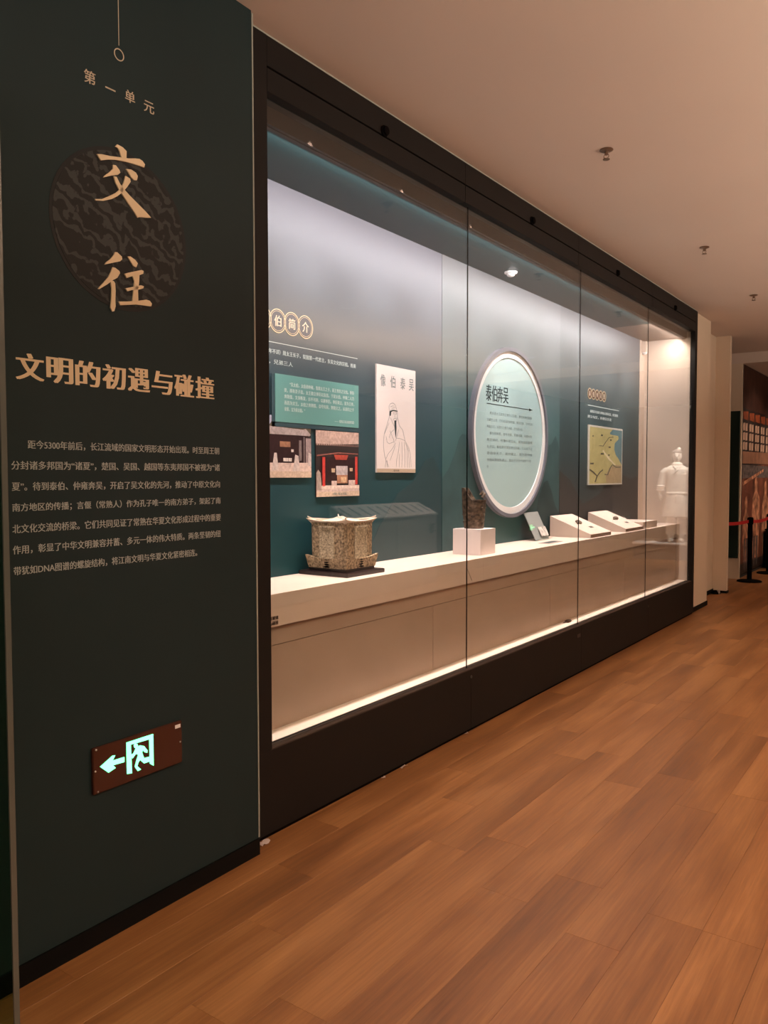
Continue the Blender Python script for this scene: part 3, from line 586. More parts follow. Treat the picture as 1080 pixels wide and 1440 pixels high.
ph2 = photo('temple_photo', 'print of a temple gate with red columns, right of the dark hall print', 3.187, 3.556, 1.345, 1.695, [
    ('roof', (0.55, 0.38, 0.33), [[(0, 0.79), (1, 0.82), (1, 1), (0, 1)]]), ('roof_edge', (0.16, 0.09, 0.08), [rc(0, 1, 0.775, 0.80)]),
    ('eave_tile', (0.45, 0.31, 0.27), [rc(0.02 + k*0.05, 0.045 + k*0.05, 0.775 + k*0.0015, 0.80) for k in range(20)]),
    ('beam', (0.30, 0.11, 0.09), [[(0.02, 0.63), (0.5, 0.68), (0.98, 0.67), (0.98, 0.655), (0.5, 0.66), (0.02, 0.61)]]), ('hall', (0.030, 0.010, 0.012), [rc(0.10, 0.92, 0.22, 0.60)]),
    ('red_plaque', (0.42, 0.06, 0.04), [[(0.40, 0.64), (0.74, 0.64), (0.70, 0.565), (0.44, 0.565)]]), ('screen', (0.50, 0.43, 0.44), [rc(0.45, 0.72, 0.33, 0.47)]),
    ('altar', (0.42, 0.20, 0.12), [rc(0.47, 0.72, 0.20, 0.33)]), ('altar_cloth', (0.66, 0.42, 0.25), [rc(0.56, 0.69, 0.215, 0.30)]), ('lantern', (0.60, 0.42, 0.28), [rc(0.34, 0.42, 0.37, 0.43), rc(0.77, 0.84, 0.39, 0.44)]),
    ('terrace', (0.62, 0.46, 0.42), [rc(0, 1, 0.0, 0.17), rc(0.34, 0.46, 0.17, 0.24), rc(0.74, 0.9, 0.17, 0.25)]), ('step', (0.78, 0.62, 0.55), [rc(0.10, 1.0, 0.12, 0.165)]),
    ('red_column', (0.60, 0.055, 0.045), [rc(0.135, 0.195, 0.16, 0.60), rc(0.90, 0.955, 0.18, 0.62)]), ('stone_lion', (0.40, 0.31, 0.27), [[(0.0, 0.1), (0.0, 0.36), (0.04, 0.41), (0.09, 0.36), (0.11, 0.22), (0.11, 0.1)]]),
    ('caption_strip', (0.62, 0.47, 0.36), [rc(0, 1, 0.0, 0.075)])])
on(ph2, text('caption', '泰伯庙', 3.32, 3.44, 1.352, 1.366, 0.0115, K['inkgrey'], X=-0.519))

# hanging portrait
sc = box('portrait_panel', -0.519, -0.508, 3.722, 4.128, 1.475, 2.099, K['paper']); tag(sc, 'tall pale portrait panel with a bearded robed man in ink line', 'picture')
on(sc, flat_obj('caption_strip', [[(3.723, 1.476), (4.127, 1.476), (4.127, 1.498), (3.723, 1.498)]], 0.0112, 0.0116, K['tan'], X=-0.519))
on(sc, text('caption', '泰伯像', 3.89, 3.95, 1.481, 1.493, 0.0118, K['ink'], X=-0.519))
for ch, y in zip('像伯泰吴', (3.758, 3.858, 3.963, 4.055)):
    on(sc, text('seal_character', ch, y, y+0.052, 1.975, 2.045, 0.0112, K['inkgrey'], X=-0.519, bold=0.004))
def PU(x, y):   # portrait drawing grid (from a 0..909 x 165..1330 sketch of the panel)
    u = (x-207)/410.0; top = 165 + u*80; return (3.722 + u*0.406, 2.099 - (y-top)/(1330-top)*0.624)
def stroke(P, w=0.0022): return strip([PU(*q) for q in P], w)
ST = [[(332,660),(330,620),(345,592),(370,583),(392,600),(405,640),(415,665)], [(345,625),(375,612),(390,635),(360,640)], [(335,668),(370,655),(418,668)], [(418,665),(420,720),(408,780)], [(340,715),(325,760),(300,850),(282,910),(275,980),(274,1060),(285,1150),(300,1200),(330,1275)],
      [(345,740),(370,800),(400,860)], [(420,740),(440,830),(475,870),(490,940),(500,990),(535,1050),(560,1130),(568,1270)], [(285,910),(330,800)], [(300,940),(310,1000),(330,1020),(380,1000)], [(340,880),(380,980),(385,1010)], [(410,960),(450,965),(495,985)],
      [(400,1010),(360,1080),(320,1130),(300,1180)], [(395,1040),(370,1120),(340,1200)], [(440,1000),(430,1100),(410,1190),(405,1270)], [(465,1000),(470,1130),(465,1275)], [(490,1000),(500,1130),(497,1275)], [(505,1010),(540,1100),(548,1275)], [(430,870),(400,990)], [(300,1190),(290,1275)], [(310,1200),(312,1275)], [(520,1040),(528,1275)], [(440,1130),(436,1275)], [(380,870),(350,900),(330,960)],
      [(375,690),(388,686)], [(398,686),(412,690)], [(374,700),(388,700)], [(398,700),(412,702)], [(393,705),(390,735),(400,738)], [(380,752),(395,748),(408,755)], [(372,770),(378,755)], [(412,775),(408,757)]]
for S in ST: on(sc, flat_obj('ink_line', [stroke(S)], 0.0112, 0.0116, K['inkgrey'], X=-0.519))
on(sc, flat_obj('ink_hair', [[PU(*q_) for q_ in ((335,672),(370,660),(418,668),(416,676),(372,670),(352,680),(348,720),(334,722))]], 0.0118, 0.0121, K['ink'], X=-0.519))
on(sc, flat_obj('ink_beard', [[PU(*q_) for q_ in ((385,770),(405,770),(408,850),(402,960),(396,930),(388,850))]], 0.0118, 0.0121, K['ink'], X=-0.519))

# round sign
rs = thing('round_sign', 'large round sign with a white rim and dark text on pale teal', 'sign', (-0.518, 5.43, 1.775))
def seg_ring(name, r0, r1, d0, d1, mt):
    bm = bmesh.new(); ring_bm(bm, 0, 0, r0, r1, d0, d1, 96); o = link(name, mesh_bm(name, bm), mt, rs, smooth=False); return o
face = flat_obj('face', [arcpts(0, 0, 0.575, n=96)], 0.0, 0.012, K['disc'], rs)
seg_ring('white_rim', 0.556, 0.604, 0.0, 0.018, K['white']); seg_ring('outer_rim', 0.604, 0.632, 0.0, 0.032, K['greyring'])
def rtxt(name, s_, y0, y1, z0, z1, mt, **k):
    o = text(name, s_, y0-5.43, y1-5.43, z0-1.775, z1-1.775, 0.0125, mt, face, **k); return o
for k, ch in enumerate('泰伯奔吴'): rtxt('title_character', ch, 5.035+k*0.088, 5.035+k*0.088+0.082, 1.99, 2.105, K['ink'], bold=0.012, heavy=0.02)
o = flat_obj('arrow_rule', [[(5.046-5.43, 1.968-1.775), (5.80-5.43, 1.968-1.775), (5.80-5.43, 1.973-1.775), (5.046-5.43, 1.973-1.775)], [(5.74-5.43, 1.96-1.775), (5.80-5.43, 1.9705-1.775), (5.74-5.43, 1.981-1.775)]], 0.0125, 0.013, K['ink'], face)
RT = ['商末周太王欲传位季历以及昌，泰伯仲雍知其意', '为避位让贤，乃托名采药奔荆蛮，断发文身，示不可用', '荆蛮义之，从而归之者千余家，立为吴太伯', '泰伯居梅里，自号句吴，开凿河渠，兴修水利', '教民耕织，传播中原文化，吴地由此富庶', '孔子曰，泰伯其可谓至德也已矣，三以天下让', '泰伯卒无子，弟仲雍立，是为吴仲雍', '仲雍卒葬常熟虞山，其后子孙世代相传不绝', '也']
RE = [(5.09, 5.79), (5.05, 5.80), (5.05, 5.62), (5.09, 5.79), (5.05, 5.80), (5.05, 5.80), (5.05, 5.80), (5.05, 5.78), (5.05, 5.075)]
for k, (s, (y0, y1)) in enumerate(zip(RT, RE)):
    zc = 1.905 - k*0.0478; rtxt('text_line', s, y0, y1, zc-0.011, zc+0.011, K['inkgrey'], bold=0.0)

# map
mpn = box('map_panel', -0.518, -0.509, 6.995, 7.912, 1.371, 1.922, mat('map_frame', (0.52, 0.50, 0.44), 0.5)); tag(mpn, 'yellow-green historical map in a pale frame under small gold roundels', 'map')
def MU(x, y):   # 768 x 1440 sketch of the map
    u = (x-152)/(615-152); top = 548 + u*62; bot = 1362 - u*12; return (6.995+u*0.917, 1.922 - (y-top)/(bot-top)*0.551)
mm = dict(land=(0.42, 0.37, 0.16), sea=(0.10, 0.19, 0.21), south=(0.36, 0.27, 0.15), border=(0.09, 0.08, 0.05), road=(0.62, 0.54, 0.36))
def mpart(nm, P, key, lv):
    k_ = mat('map_'+key, mm[key], 0.55, noise=0.1, nscale=15)
    for pp in P: on(mpn, flat_obj(nm, [[MU(*q_) for q_ in pp]], 0.010+lv*0.0004, 0.0102+lv*0.0004, k_, X=-0.519))
mpart('land', [[(168,572),(606,632),(604,1332),(168,1345)]], 'land', 1)
mpart('sea', [[(470,614),(606,632),(605,1090),(560,1010),(520,960),(495,880),(500,800),(560,740),(550,700),(440,680),(430,660)]], 'sea', 2)
mpart('south_land', [[(430,1130),(500,1090),(605,1095),(604,1330),(390,1335),(380,1220)]], 'south', 2)
mpart('river', [[(330,900),(345,890),(400,960),(480,1050),(520,1090),(500,1095),(420,1020)]], 'road', 3)
mpart('border_line', [strip([(290,830),(340,835),(370,790),(420,720),(480,715)], 9), strip([(170,1150),(220,1190),(265,1240),(240,1320)], 16), strip([(270,1235),(300,1190),(340,1155)], 14), strip([(365,1215),(405,1225),(440,1130),(470,1085),(520,1120),(590,1120)], 13)], 'border', 4)
mpart('place_mark', [[(x, y), (x+w_, y), (x+w_, y+22), (x, y+22)] for x, y, w_ in ((310,680,25), (435,745,22), (415,840,28), (310,930,40), (410,945,20), (175,1060,45), (200,690,14))], 'border', 4)

# ================================================================== BENCH inside the case
bench = thing('display_bench', 'long pale beige bench running the length of the showcase', 'bench', (-0.3, 5.44, 0.36))
bb_ = [2.30, 4.30, 6.30, 8.60]
for q0, q1 in zip(bb_, bb_[1:]): box('apron_board', -0.150, -0.125, q0+0.0004, q1-0.0004, 0.816, 0.955, K['bench'], bench)
box('bench_top', -0.545, -0.1503, 2.30, 8.60, 0.935, 0.955, K['bench'], bench)
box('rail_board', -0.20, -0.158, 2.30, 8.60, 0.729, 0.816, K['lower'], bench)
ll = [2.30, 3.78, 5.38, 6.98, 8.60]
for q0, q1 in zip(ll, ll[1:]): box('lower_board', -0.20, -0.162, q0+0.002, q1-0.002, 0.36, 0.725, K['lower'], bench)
box('inner_frame', -0.23, -0.202, 2.30, 8.60, 0.36, 0.93, K['gap'], bench)
settle(bench)
wl = thing('warning_label', 'small dark warning triangle with two lines of writing on the bench apron', 'label', (-0.1245, 2.45, 0.83))
o = flat_obj('triangle', [[(2.375, 0.823), (2.402, 0.823), (2.3885, 0.850)]], 0.0, 0.0008, K['bronzein'], wl, X=-0.1245)
o = flat_obj('triangle_mark', [[(2.387, 0.833), (2.390, 0.833), (2.390, 0.843), (2.387, 0.843)]], 0.0009, 0.0012, K['bench'], wl, X=-0.1245)
for s, z in (('注意玻璃', 0.850), ('小心碰撞', 0.828)): text('text_line', s, 2.405, 2.478, z-0.004, z+0.012, 0.0008, K['bronzein'], wl, X=-0.1245, bold=0.03)
settle(wl)
cr = flat_obj('surface_crack', [[(4.10, 0.905), (4.103, 0.905), (4.16, 0.83), (4.155, 0.83)]], 0.0, 0.0005, K['railbar'], None, -0.1248)
cr.parent = bench; cr.location = cr.location - bench.location

# ================================================================== EXHIBITS ON THE BENCH
# carved stone model: square body with a slab on every side, flared rim, upturned roof corners
st = thing('stone_shrine', 'square carved stone shrine model with upturned roof corners', 'artefact', (-0.355, 3.205, 0.975)); st.scale = (0.86, 0.86, 0.95)
wb = box('lacquer_base', -0.158, 0.158, -0.158, 0.158, 0, 0.02, K['basewood'], None, 0.002); wb.location = (-0.355, 3.205, 0.965); wb.name = 'lacquered_base'
tag(wb, 'square dark lacquered board under the carved stone shrine', 'stand')
for yy, xx in ((-0.17, 0.1905),): pass
bm = bmesh.new(); frustum(bm, 0, 0, 0.0, 0.018, 0.138, 0.138, 0.138, 0.138); link('foot', mesh_bm('foot', bm), K['basewood'], st)
def rim_mesh(z0, z1, h0, h1, lift, th, n=10):
    """square tray whose top edge curves up towards the corners"""
    bm = bmesh.new(); out = []
    for side in range(4):
        for k in range(n):
            t = -1 + 2*k/n; c, s_ = math.cos(side*math.pi/2), math.sin(side*math.pi/2)
            out.append((t, c, s_))
    def P(h, z, t, c, s_): x, y = h, t*h; return (x*c - y*s_, x*s_ + y*c, z)
    rings = []
    for h, z, lf in ((h0, z0, 0), (h1, z1, lift), (h1-th, z1, lift), (h0-th, z1*0.5+z0*0.5, 0)):
        rings.append([bm.verts.new(P(h*(1 + 0.04*abs(t)**4*(lf > 0)), z + lf*abs(t)**3, t, c, s_)) for t, c, s_ in out])
    for A_, B_ in zip(rings, rings[1:]):
        N_ = len(A_)
        for k in range(N_): bm.faces.new((A_[k], A_[(k+1)%N_], B_[(k+1)%N_], B_[k]))
    bm.faces.new(rings[0][::-1]); bm.faces.new(rings[-1])
    return mesh_bm('rim', bm)
link('tray', rim_mesh(0.016, 0.068, 0.142, 0.150, 0.016, 0.012), K['stone'], st)
bm = bmesh.new(); frustum(bm, 0, 0, 0.03, 0.262, 0.134, 0.134, 0.137, 0.137)
bmesh.ops.bevel(bm, geom=[e for e in bm.edges if abs(e.verts[0].co.z-e.verts[1].co.z) > 0.1], offset=0.018, segments=3, affect='EDGES')
link('body', mesh_bm('body', bm), K['stone'], st)
for k in range(4):
    bm = bmesh.new(); add_box(bm, 0.120, 0.143, -0.052, 0.052, 0.055, 0.232); add_box(bm, 0.14, 0.146, -0.055, -0.046, 0.055, 0.240); add_box(bm, 0.14, 0.146, 0.046, 0.055, 0.055, 0.240); add_box(bm, 0.118, 0.150, -0.058, 0.058, 0.232, 0.240)
    o = link('slab', mesh_bm('slab', bm), K['stonelight'], st); o.rotation_euler = (0, 0, k*math.pi/2)
    bm = bmesh.new()
    for j in range(4): lathe(bm, [(0.001, 0), (0.5*1.0, 0.25), (1.0, 0.5), (0.5, 0.75), (0.001, 1.0)], 8, M=Matrix.Translation((0.1445, 0, 0.018 + j*0.0125)) @ Matrix.Diagonal((0.008, 0.026 - 0.004*(j % 2), 0.012, 1)))
    o = link('openwork', mesh_bm('openwork', bm), K['gap'], st); o.rotation_euler = (0, 0, k*math.pi/2)
link('roof', rim_mesh(0.252, 0.266, 0.130, 0.146, 0.013, 0.02), K['stonerim'], st)
bm = bmesh.new(); frustum(bm, 0, 0, 0.262, 0.276, 0.118, 0.118, 0.03, 0.03); lathe(bm, [(0.03, 0.272), (0.022, 0.282), (0.008, 0.288)], 12); link('roof_boss', mesh_bm('roof_boss', bm), K['stonerim'], st)
for k in range(4):
    bm = bmesh.new(); tube(bm, [(0.03, 0.0, 0.274), (0.08, 0.0, 0.270), (0.13, 0.0, 0.272), (0.178, 0, 0.275), (0.206, 0, 0.289)], [0.006, 0.006, 0.007, 0.007, 0.003], 6)
    o = link('hip_ridge', mesh_bm('hip_ridge', bm), K['stonerim'], st); o.rotation_euler = (0, 0, math.pi/4 + k*math.pi/2)
st.location.z = 0.975

# white plinth block and bronze vessel
wbk = box('plinth_block', -0.40, -0.20, 4.40, 4.60, 0.955, 1.118, K['whiteblock'], None, 0.001); tag(wbk, 'small white block on the bench under the bronze vessel', 'plinth')
bz = thing('bronze_vessel', 'dark mottled bronze vessel with a raised slanting back, on the white block', 'artefact', (-0.30, 4.495, 1.118), R(0)); bz.scale = (1.3, 1.3, 1.04)
n = 28; H_ = 0.245
def vring(bm, sc_, zf, inset=0.0):
    vs = []
    for k in range(n):
        t = 2*math.pi*k/n; c, s_ = math.cos(t), math.sin(t)
        x = (abs(c)**0.75)*(1 if c > 0 else -1)*(0.056*sc_ - inset); y = (abs(s_)**0.75)*(1 if s_ > 0 else -1)*(0.052*sc_ - inset)
        vs.append(bm.verts.new((x, y, zf(x, y))))
    return vs
def topz(x, y):
    b_ = max(0.0, min(1.0, (-(0.95*x + 0.3*y) - 0.004)/0.034)); return 0.176 + 0.075*b_
bm = bmesh.new()
rings = [vring(bm, s_, (lambda x, y, z=z: z)) for s_, z in ((0.80, 0.0), (0.84, 0.012), (0.86, 0.05), (0.90, 0.055), (0.91, 0.09), (0.95, 0.095), (0.96, 0.13), (0.99, 0.135), (0.99, 0.16))]
rings.append(vring(bm, 1.03, topz)); 
for A_, B_ in zip(rings, rings[1:]):
    for k in range(n): bm.faces.new((A_[k], A_[(k+1)%n], B_[(k+1)%n], B_[k]))
bm.faces.new(rings[0][::-1]); top_ring_co = [v.co.copy() for v in rings[-1]]
inn = vring(bm, 1.03, topz, 0.007)
for k in range(n): bm.faces.new((rings[-1][k], rings[-1][(k+1)%n], inn[(k+1)%n], inn[k]))
low = vring(bm, 0.9, lambda x, y: 0.14, 0.007)
for k in range(n): bm.faces.new((inn[k], inn[(k+1)%n], low[(k+1)%n], low[k]))
bm.faces.new(low)
link('body', mesh_bm('body', bm), K['bronze'], bz)
bm = bmesh.new()
for j in range(3):
    for k in range(9):
        t = 2*math.pi*k/9 + j*0.2; z = 0.04 + j*0.045; s_ = 0.9 + j*0.04
        bmesh.ops.create_icosphere(bm, subdivisions=1, radius=0.007, matrix=Matrix.Translation((0.056*s_*math.cos(t), 0.052*s_*math.sin(t), z)))
link('relief_boss', mesh_bm('relief_boss', bm), K['bronze'], bz)
bm = bmesh.new(); tube(bm, [(0.030, 0.030, 0.190), (0.036, 0.044, 0.212), (0.022, 0.050, 0.226), (0.012, 0.046, 0.205)], 0.008, 8); link('handle_loop', mesh_bm('handle_loop', bm), K['bronze'], bz)

# acrylic leaf stand and its flat caption
ac = thing('acrylic_stand', 'clear leaning acrylic sheet between the round sign and the sloping plinths', 'stand', (-0.42, 5.76, 0.956))
def slab_between(name, A_, B_, y0, y1, th, mt, parent):
    (x0, z0), (x1, z1) = A_, B_; l = math.hypot(x1-x0, z1-z0); nx, nz = -(z1-z0)/l*th, (x1-x0)/l*th
    bm = bmesh.new(); P = [(x0, z0), (x1, z1), (x1+nx, z1+nz), (x0+nx, z0+nz)]
    V0 = [bm.verts.new((x, y0, z)) for x, z in P]; V1 = [bm.verts.new((x, y1, z)) for x, z in P]
    bm.faces.new(V0); bm.faces.new(V1[::-1])
    for i in range(4): bm.faces.new((V0[i], V0[(i+1)%4], V1[(i+1)%4], V1[i]))
    return link(name, mesh_bm(name, bm), mt, parent)
slab_between('sheet', (0.03, 0.0), (-0.075, 0.215), -0.125, 0.125, 0.005, mat('frosted_sheet', (0.27, 0.28, 0.27), 0.3, spec=0.5), ac)
slab_between('lip', (0.03, 0.0), (0.055, 0.012), -0.125, 0.125, 0.004, K['acrylic'], ac)
slab_between('print', (0.022, 0.028), (-0.012, 0.098), -0.02, 0.115, 0.001, mat('pale_leaf', (0.55, 0.50, 0.46), 0.6, noise=0.5, nscale=40), ac).location = (0.006, 0, 0.003)
cc = box('caption_card', -0.30, -0.21, 5.46, 5.74, 0.9552, 0.957, mat('dim_caption_card', (0.30, 0.24, 0.21), 0.6)); cc.rotation_euler = (0, 0, R(4)); tag(cc, 'flat grey caption card lying on the bench before the acrylic stand', 'card')
for k in range(3):
    o = flat_obj('print_line', [[(-0.10+k*0.09, -0.02), (-0.03+k*0.09, -0.02), (-0.03+k*0.09, 0.02), (-0.10+k*0.09, 0.02)]], 0, 0.0003, K['ink'], cc); o.rotation_euler = (0, R(-90), 0); o.location = (0.0, -0.07+k*0.075, 0.0012)

# sloping plinths
def wedge(name, label, y0, y1, xb, xf, zb, zf):
    t = thing(name, label, 'plinth', ((xb+xf)/2, (y0+y1)/2, 0.9552)); cx, cy = (xb+xf)/2, (y0+y1)/2
    bm = bmesh.new(); P = [(xb-cx, 0), (xf-cx, 0), (xf-cx, zf-0.9552), (xb-cx, zb-0.9552)]
    V0 = [bm.verts.new((x, y0-cy, z)) for x, z in P]; V1 = [bm.verts.new((x, y1-cy, z)) for x, z in P]
    bm.faces.new(V0); bm.faces.new(V1[::-1])
    for i in range(4): bm.faces.new((V0[i], V0[(i+1)%4], V1[(i+1)%4], V1[i]))
    link('body', mesh_bm('body', bm), K['bench'], t)
    link('front_edge', mesh_bm('front_edge', (lambda b: (add_box(b, xf-cx-0.002, xf-cx+0.002, y0-cy, y1-cy, 0.002, zf-0.9552-0.002), b)[1])(bmesh.new())), mat('brown_edge', (0.20, 0.12, 0.08), 0.6), t)
    return t
w1 = wedge('sloping_plinth', 'beige sloping plinth beside the acrylic stand, nearer of the two', 6.14, 6.60, -0.50, -0.15, 1.125, 0.985)
w2 = wedge('sloping_plinth', 'beige sloping plinth below the map, beyond the first one', 6.98, 7.46, -0.50, -0.15, 1.125, 0.985)
w3 = box('low_plinth', -0.50, -0.15, 7.42, 7.85, 0.955, 1.022, K['bench'], None, 0.001); w3.location.y += 0.045; tag(w3, 'low flat beige plinth at the far end of the bench', 'plinth')
def slope_z(x): return 1.125 + (x+0.50)/0.35*(0.985-1.125)
def on_slope(name, label, y, x, lens, wid, cat):
    t = thing(name, label, cat, (x, y, slope_z(x)+0.0005)); t.rotation_euler = (0, math.atan2(0.14, 0.35), 0)
    bm = bmesh.new(); lathe(bm, [(0.2, 0.0), (0.9, 0.003), (1.0, 0.010), (0.75, 0.020), (0.2, 0.026)], 14, sx=wid, sy=lens); link('body', mesh_bm('body', bm), K['bronze'], t)
    bm = bmesh.new(); add_box(bm, wid*0.2, wid*0.6, -lens*1.5, -lens*0.9, 0, 0.012); link('tang', mesh_bm('tang', bm), K['bronze'], t); return t
on_slope('bronze_fragment', 'small dark bronze piece lying on the nearer sloping plinth', 6.35, -0.34, 0.035, 0.03, 'artefact')
on_slope('bronze_fragment', 'small dark oval bronze piece on the sloping plinth below the map', 7.22, -0.33, 0.05, 0.022, 'artefact')
for y, x, lb in ((6.42, -0.255, 'tiny dark caption card on the nearer sloping plinth'), (7.30, -0.25, 'tiny dark caption card on the sloping plinth below the map')):
    o = box('caption_card', -0.012, 0.012, -0.035, 0.035, 0, 0.0015, K['railbar']); o.location = (x, y, slope_z(x)+0.0012); o.rotation_euler = (0, math.atan2(0.14, 0.35), 0); tag(o, lb, 'card')
lo = thing('clear_box', 'little clear display box on the low flat plinth', 'box', (-0.38, 7.60, 1.0225))
link('box_shell', mesh_bm('box_shell', (lambda b: (add_box(b, -0.035, 0.035, -0.08, 0.08, 0, 0.05), b)[1])(bmesh.new())), K['acrylic'], lo)
link('box_content', mesh_bm('box_content', (lambda b: (lathe(b, [(0.015, 0.001), (0.022, 0.008), (0.016, 0.024), (0.006, 0.030)], 12, sy=2.2), b)[1])(bmesh.new())), K['whiteblock'], lo)

# small fittings
sd = thing('smoke_detector', 'small white detector on the dark showcase ceiling', 'detector', (-0.36, 5.12, 2.884))
bm = bmesh.new(); lathe(bm, [(0.045, 0.0), (0.045, -0.010), (0.034, -0.016)], 20); link('base', mesh_bm('base', bm), K['white'], sd)
bm = bmesh.new(); lathe(bm, [(0.028, -0.016), (0.026, -0.028), (0.012, -0.034)], 16); link('sensor_head', mesh_bm('sensor_head', bm), K['white'], sd)
ms = thing('motion_sensor', 'white sensor box in the upper far corner of the showcase', 'sensor', (-0.505, 8.52, 2.83))
o = box('housing', -0.01, 0.04, -0.035, 0.035, -0.07, 0.045, K['endwall'], ms, 0.006)
bm = bmesh.new(); lathe(bm, [(0.026, 0.0), (0.026, -0.012), (0.016, -0.022)], 14, cx=0.015); link('lens', mesh_bm('lens', bm), K['white'], ms, (0, 0, -0.07))
lg = thing('data_logger', 'small dark gadget on the cream shelf strip behind the glass', 'gadget', (-0.12, 5.62, 0.3602))
bm = bmesh.new(); add_box(bm, -0.018, 0.018, -0.03, 0.03, 0, 0.018); bmesh.ops.bevel(bm, geom=bm.edges[:], offset=0.006, segments=2, affect='EDGES'); link('body', mesh_bm('body', bm), K['bronzein'], lg)
bm = bmesh.new(); tube(bm, [(0, -0.03, 0.01), (0, -0.05, 0.008), (-0.01, -0.065, 0.004)], 0.003, 6); link('cable', mesh_bm('cable', bm), K['bronzein'], lg)

# exit sign (rotated with the title wall)
def exit_sign(name, label, loc, rz):
    t = thing(name, label, 'sign', loc, rz)
    box('panel', 0.0, 0.012, -0.175, 0.175, -0.072, 0.072, K['signred'], t, 0.002)
    def sh(P): return [(u + 0.65, z - 0.548) for u, z in P]
    flat_obj('arrow', [sh(EXIT['arrow'])], 0.0122, 0.0135, K['exit'], t)
    flat_obj('door_outline', [sh(EXIT[k]) for k in ('lp', 'tb', 'rp')], 0.0122, 0.0135, K['exit'], t)
    flat_obj('running_figure', [sh(EXIT[k]) for k in ('head', 'torso')], 0.0122, 0.0135, K['exit'], t)
    flat_obj('corner_label', [[(0.145, 0.050), (0.168, 0.050), (0.168, 0.062), (0.145, 0.062)]], 0.0122, 0.0128, K['white'], t)
    for u, z in ((-0.168, 0.0), (-0.160, -0.066), (0.166, 0.0), (-0.164, 0.066)):
        bm = bmesh.new(); lathe(bm, [(0.003, 0.0), (0.003, 0.002), (0.001, 0.003)], 8, M=Matrix.Rotation(R(90), 4, 'Y')); link('screw', mesh_bm('screw', bm), K['chrome'], t, (0.012, u, z))
    return t
exit_sign('exit_sign', 'dark red exit sign with glowing green arrow and running figure on the green wall', TC + Matrix.Rotation(TH, 3, 'Z') @ Vector((0.0005, -0.65, 0.548)), TH)
exit_sign('exit_sign', 'second glowing green exit sign across the corridor, seen mirrored in the showcase glass', (4.199, 13.8, 0.48), math.pi)

# foreground glass partition standing out from the title wall
gp = thing('glass_partition', 'green-tinted glass partition edge at the near left, standing off the title wall', 'partition', (0.352, 0.86, 0.0))
box('glass_sheet', -0.30, 0.295, -0.006, 0.006, 0.002, 2.6, K['greenglass'], gp)
box('polished_edge', 0.2955, 0.2995, -0.006, 0.006, 0.002, 2.6, K['edgeglass'], gp)
box('floor_channel', -0.30, 0.295, -0.012, 0.012, 0.0, 0.012, K['rail'], gp)

# sprinklers on the corridor ceiling
def sprinkler(x, y, lb):
    t = thing('sprinkler', lb, 'sprinkler', (x, y, CZ))
    bm = bmesh.new(); lathe(bm, [(0.034, -0.0005), (0.036, -0.004), (0.026, -0.010), (0.012, -0.012)], 20); link('escutcheon', mesh_bm('escutcheon', bm), K['brass'], t)
    bm = bmesh.new(); lathe(bm, [(0.010, -0.010), (0.010, -0.026), (0.006, -0.030)], 10)
    tube(bm, [(0.009, 0, -0.024), (0.014, 0, -0.036), (0.004, 0, -0.048)], 0.002, 6); tube(bm, [(-0.009, 0, -0.024), (-0.014, 0, -0.036), (-0.004, 0, -0.048)], 0.002, 6)
    link('frame_arms', mesh_bm('frame_arms', bm), K['brass'], t)
    bm = bmesh.new(); lathe(bm, [(0.018, -0.052), (0.018, -0.049), (0.004, -0.047)], 16); link('deflector', mesh_bm('deflector', bm), K['brass'], t)
sprinkler(0.676, 4.15, 'bronze ceiling sprinkler nearest the camera, high over the middle of the showcase')
sprinkler(0.641, 6.32, 'bronze ceiling sprinkler, middle one of the row of three')
sprinkler(0.620, 8.25, 'bronze ceiling sprinkler, smallest and farthest one of the row')

# scraps of white tape along the foot of the case
def scrap(x, y, l, wd, lb, sd_):
    rnd = random.Random(sd_); bm = bmesh.new(); nx, ny = 5, 3
    V = [[bm.verts.new(((j/(ny-1)-0.5)*wd + rnd.uniform(-.003, .003), (i/(nx-1)-0.5)*l + rnd.uniform(-.003, .003), 0.002 + rnd.uniform(0, 0.010))) for j in range(ny)] for i in range(nx)]
    for i in range(nx-1):
        for j in range(ny-1): bm.faces.new((V[i][j], V[i+1][j], V[i+1][j+1], V[i][j+1]))
    r = bmesh.ops.solidify(bm, geom=bm.faces[:], thickness=0.0012)
    o = link('tape_scrap', mesh_bm('tape_scrap', bm), K['whiteblock'], None, (x, y, 0.0015)); tag(o, lb, 'scrap')
scrap(0.018, 2.235, 0.05, 0.030, 'crumpled white tape scrap at the corner of green wall and case', 1)
scrap(0.006, 3.06, 0.022, 0.012, 'tiny white tape scrap at the case foot, second from the green wall', 2)
scrap(0.008, 3.24, 0.05, 0.014, 'long thin white tape scrap at the case foot', 3)
scrap(0.006, 3.87, 0.024, 0.012, 'white tape scrap at the case foot farthest from the green wall', 4)

